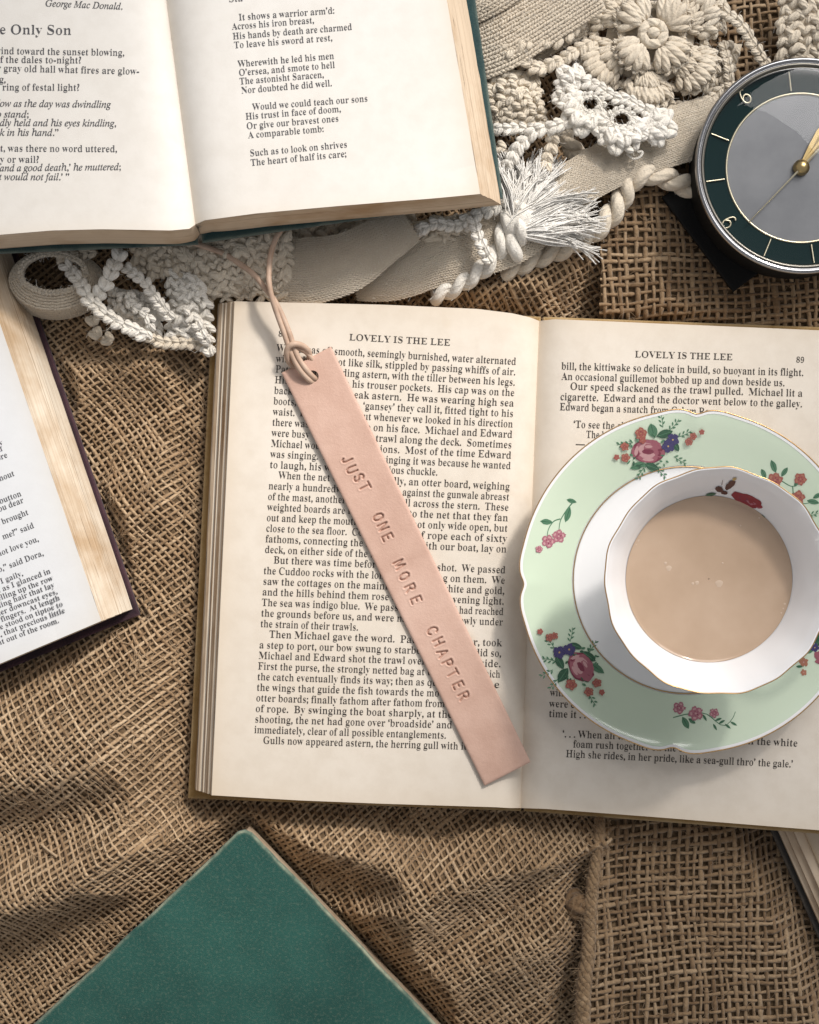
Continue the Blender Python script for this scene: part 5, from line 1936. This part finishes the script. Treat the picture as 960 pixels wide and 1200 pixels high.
# thick twisted cords
for pts, r, mat in [
    ([(508, 348, .9), (535, 336, 1.3), (562, 318, 1.6), (580, 300, 1.8), (590, 276, 2.1), (598, 250, 2.3)], .36, 'cotton_white'),
    ([(600, 300, 1.8), (606, 278, 2.2), (612, 258, 2.4), (606, 240, 2.3)], .40, 'cotton_white'),
    ([(590, 318, 1.0), (625, 304, 1.1), (665, 288, 1.2), (700, 268, 1.3), (725, 240, 1.4), (738, 214, 1.5), (762, 204, 1.5), (790, 212, 1.2), (815, 222, .9)], .42, 'cotton'),
    ([(660, 158, 1.3), (672, 176, 1.2), (690, 184, 1.1), (700, 196, 1.0)], .36, 'cotton'),
]:
    q_ = np.array([W(*p) for p in pts])
    add('twisted_cord', twisted_cord(q_, r, 2, 1.55, 10, jitter=.05), mat)

# tassel
tas = obj('tassel', puffs([W(608, 258, 2.3)], [[.7, .7, .1]], [[-.7, .7, 0]], [[0, 0, 1]], .75, .45, .45, 12, 8), M['cotton_white'], sc_, True, 'bushy white tassel of cut cotton threads')
st_parts = []
base_c = W(606, 262, 2.3)
Vs_, Fs_, n_s = [], [], 0
ax40 = np.array([-math.sin(D(40)), math.cos(D(40)), 0])
for cl in range(95):
    u_ = rng.random()
    a = math.radians(2 + 84 * u_ + rng.normal(0, 5))
    L0_ = rng.uniform(2.0, 3.0) * (1.0 if a < D(70) else .82)
    el = rng.uniform(-.15, .34)
    d = np.array([math.cos(a) * math.cos(el), math.sin(a) * math.cos(el), math.sin(el)])
    s0c = base_c + ax40 * (u_ - .5) * 1.1 + rng.normal(0, .12, 3)
    nnc = norm(rng.normal(0, 1, 3) * [1, 1, .5])
    f1_, p1_ = rng.uniform(2, 5), rng.uniform(0, 6)
    bend = math.radians(rng.normal(0, 20))
    dd = np.array([-d[1], d[0], 0])
    t = np.linspace(0, 1, 11)[:, None]
    spine_ = s0c + d * L0_ * t + dd * math.sin(bend) * L0_ * t ** 2 + nnc * (.16 * np.sin(t * f1_ + p1_) * t) + np.array([0, 0, -.65]) * t ** 2
    for k in range(rng.integers(14, 30)):
        off = rng.normal(0, 1, 3)
        ln = rng.uniform(.72, 1.06)
        fl_ = rng.normal(0, 1, 3)
        tq = t * ln
        q_ = np.stack([np.interp(tq[:, 0], t[:, 0], spine_[:, j]) for j in range(3)], -1) + (d * np.maximum(tq - 1, 0) * L0_)
        q_ = q_ + off * (.05 + .055 * np.sin(np.pi * np.minimum(t, .8) / .8)) + fl_ * (.13 * np.maximum(t - .72, 0) / .28) ** 1.0 * .9 + rng.normal(0, .008, (11, 3))
        r = np.linspace(.030, .022, 11) * rng.uniform(.7, 1.3)
        T, B, N = frames(q_)
        an = np.array([0, 2.09, 4.19])
        V = q_[:, None] + r[:, None, None] * (np.cos(an)[None, :, None] * B[:, None] + np.sin(an)[None, :, None] * N[:, None])
        Vs_.append(V.reshape(-1, 3)); Fs_.append(grid_faces(11, 3, False, True) + 33 * n_s)
        n_s += 1
obj('strands', [(np.vstack(Vs_), np.vstack(Fs_), 0)], M['thread'], tas, kind='stuff')
obj('core', puffs([W(640, 236, 1.95)], [[.76, .65, -.12]], [[-.65, .76, 0]], [[.09, .08, 1]], 1.35, 1.0, .42, 20, 12), M['thread'], tas)

# fine fuzz standing off the yarn
def fuzz(names, parent, mat, share, lmin, lmax, rad, up_only=.05, spread=.7):
    fv, ff, nh = [], [], 0
    frng = np.random.default_rng(77)
    for o in [x for x in bpy.data.objects if x.type == 'MESH' and x.name.split('.')[0] in names]:
        me = o.data
        n = len(me.vertices)
        co = np.empty(n * 3, np.float32); me.vertices.foreach_get('co', co)
        no = np.empty(n * 3, np.float32); me.vertices.foreach_get('normal', no)
        co = co.reshape(-1, 3) / CM + WORLD[o.name]
        no = no.reshape(-1, 3)
        up_ = np.where(no[:, 2] > up_only)[0]
        k = int(len(up_) * (share * .2 if o.name.startswith('knitted') else share))
        pick = frng.choice(up_, k, replace=False)
        P0, N0 = co[pick], no[pick]
        d0 = norm(N0 * .6 + frng.normal(0, spread, (k, 3)))
        d1 = norm(frng.normal(0, 1, (k, 3)))
        L = frng.uniform(lmin, lmax, k)[:, None]
        tt_ = np.array([0, .35, .7, 1.0])
        P = P0[:, None] + d0[:, None] * (L * tt_[None])[..., None] + d1[:, None] * (.4 * L * tt_[None] ** 2)[..., None]
        side = norm(np.cross(d0, d1))
        s2 = norm(np.cross(d0, side))
        an = np.array([0, 2.09, 4.19])
        V = P[:, :, None] + rad * (np.cos(an)[None, None, :, None] * side[:, None, None] + np.sin(an)[None, None, :, None] * s2[:, None, None])
        ff.append((grid_faces(4, 3, False, True)[None] + (np.arange(k) * 12)[:, None, None] + nh).reshape(-1, 4))
        fv.append(V.reshape(-1, 3))
        nh += 12 * k
    obj('yarn_fuzz', [(np.vstack(fv), np.vstack(ff), 0, frng.uniform(.3, .9, nh))], M[mat], parent, kind='stuff')


fuzz(('chain_cord', 'petal', 'crochet_patch', 'twisted_cord', 'crochet_flower', 'centre', 'knitted_strap'), sc_, 'cotton_white', .10, .08, .26, .0055)
fuzz(('hem', 'knot'), br, 'jute_dark', .11, .15, .5, .009, .0, .5)
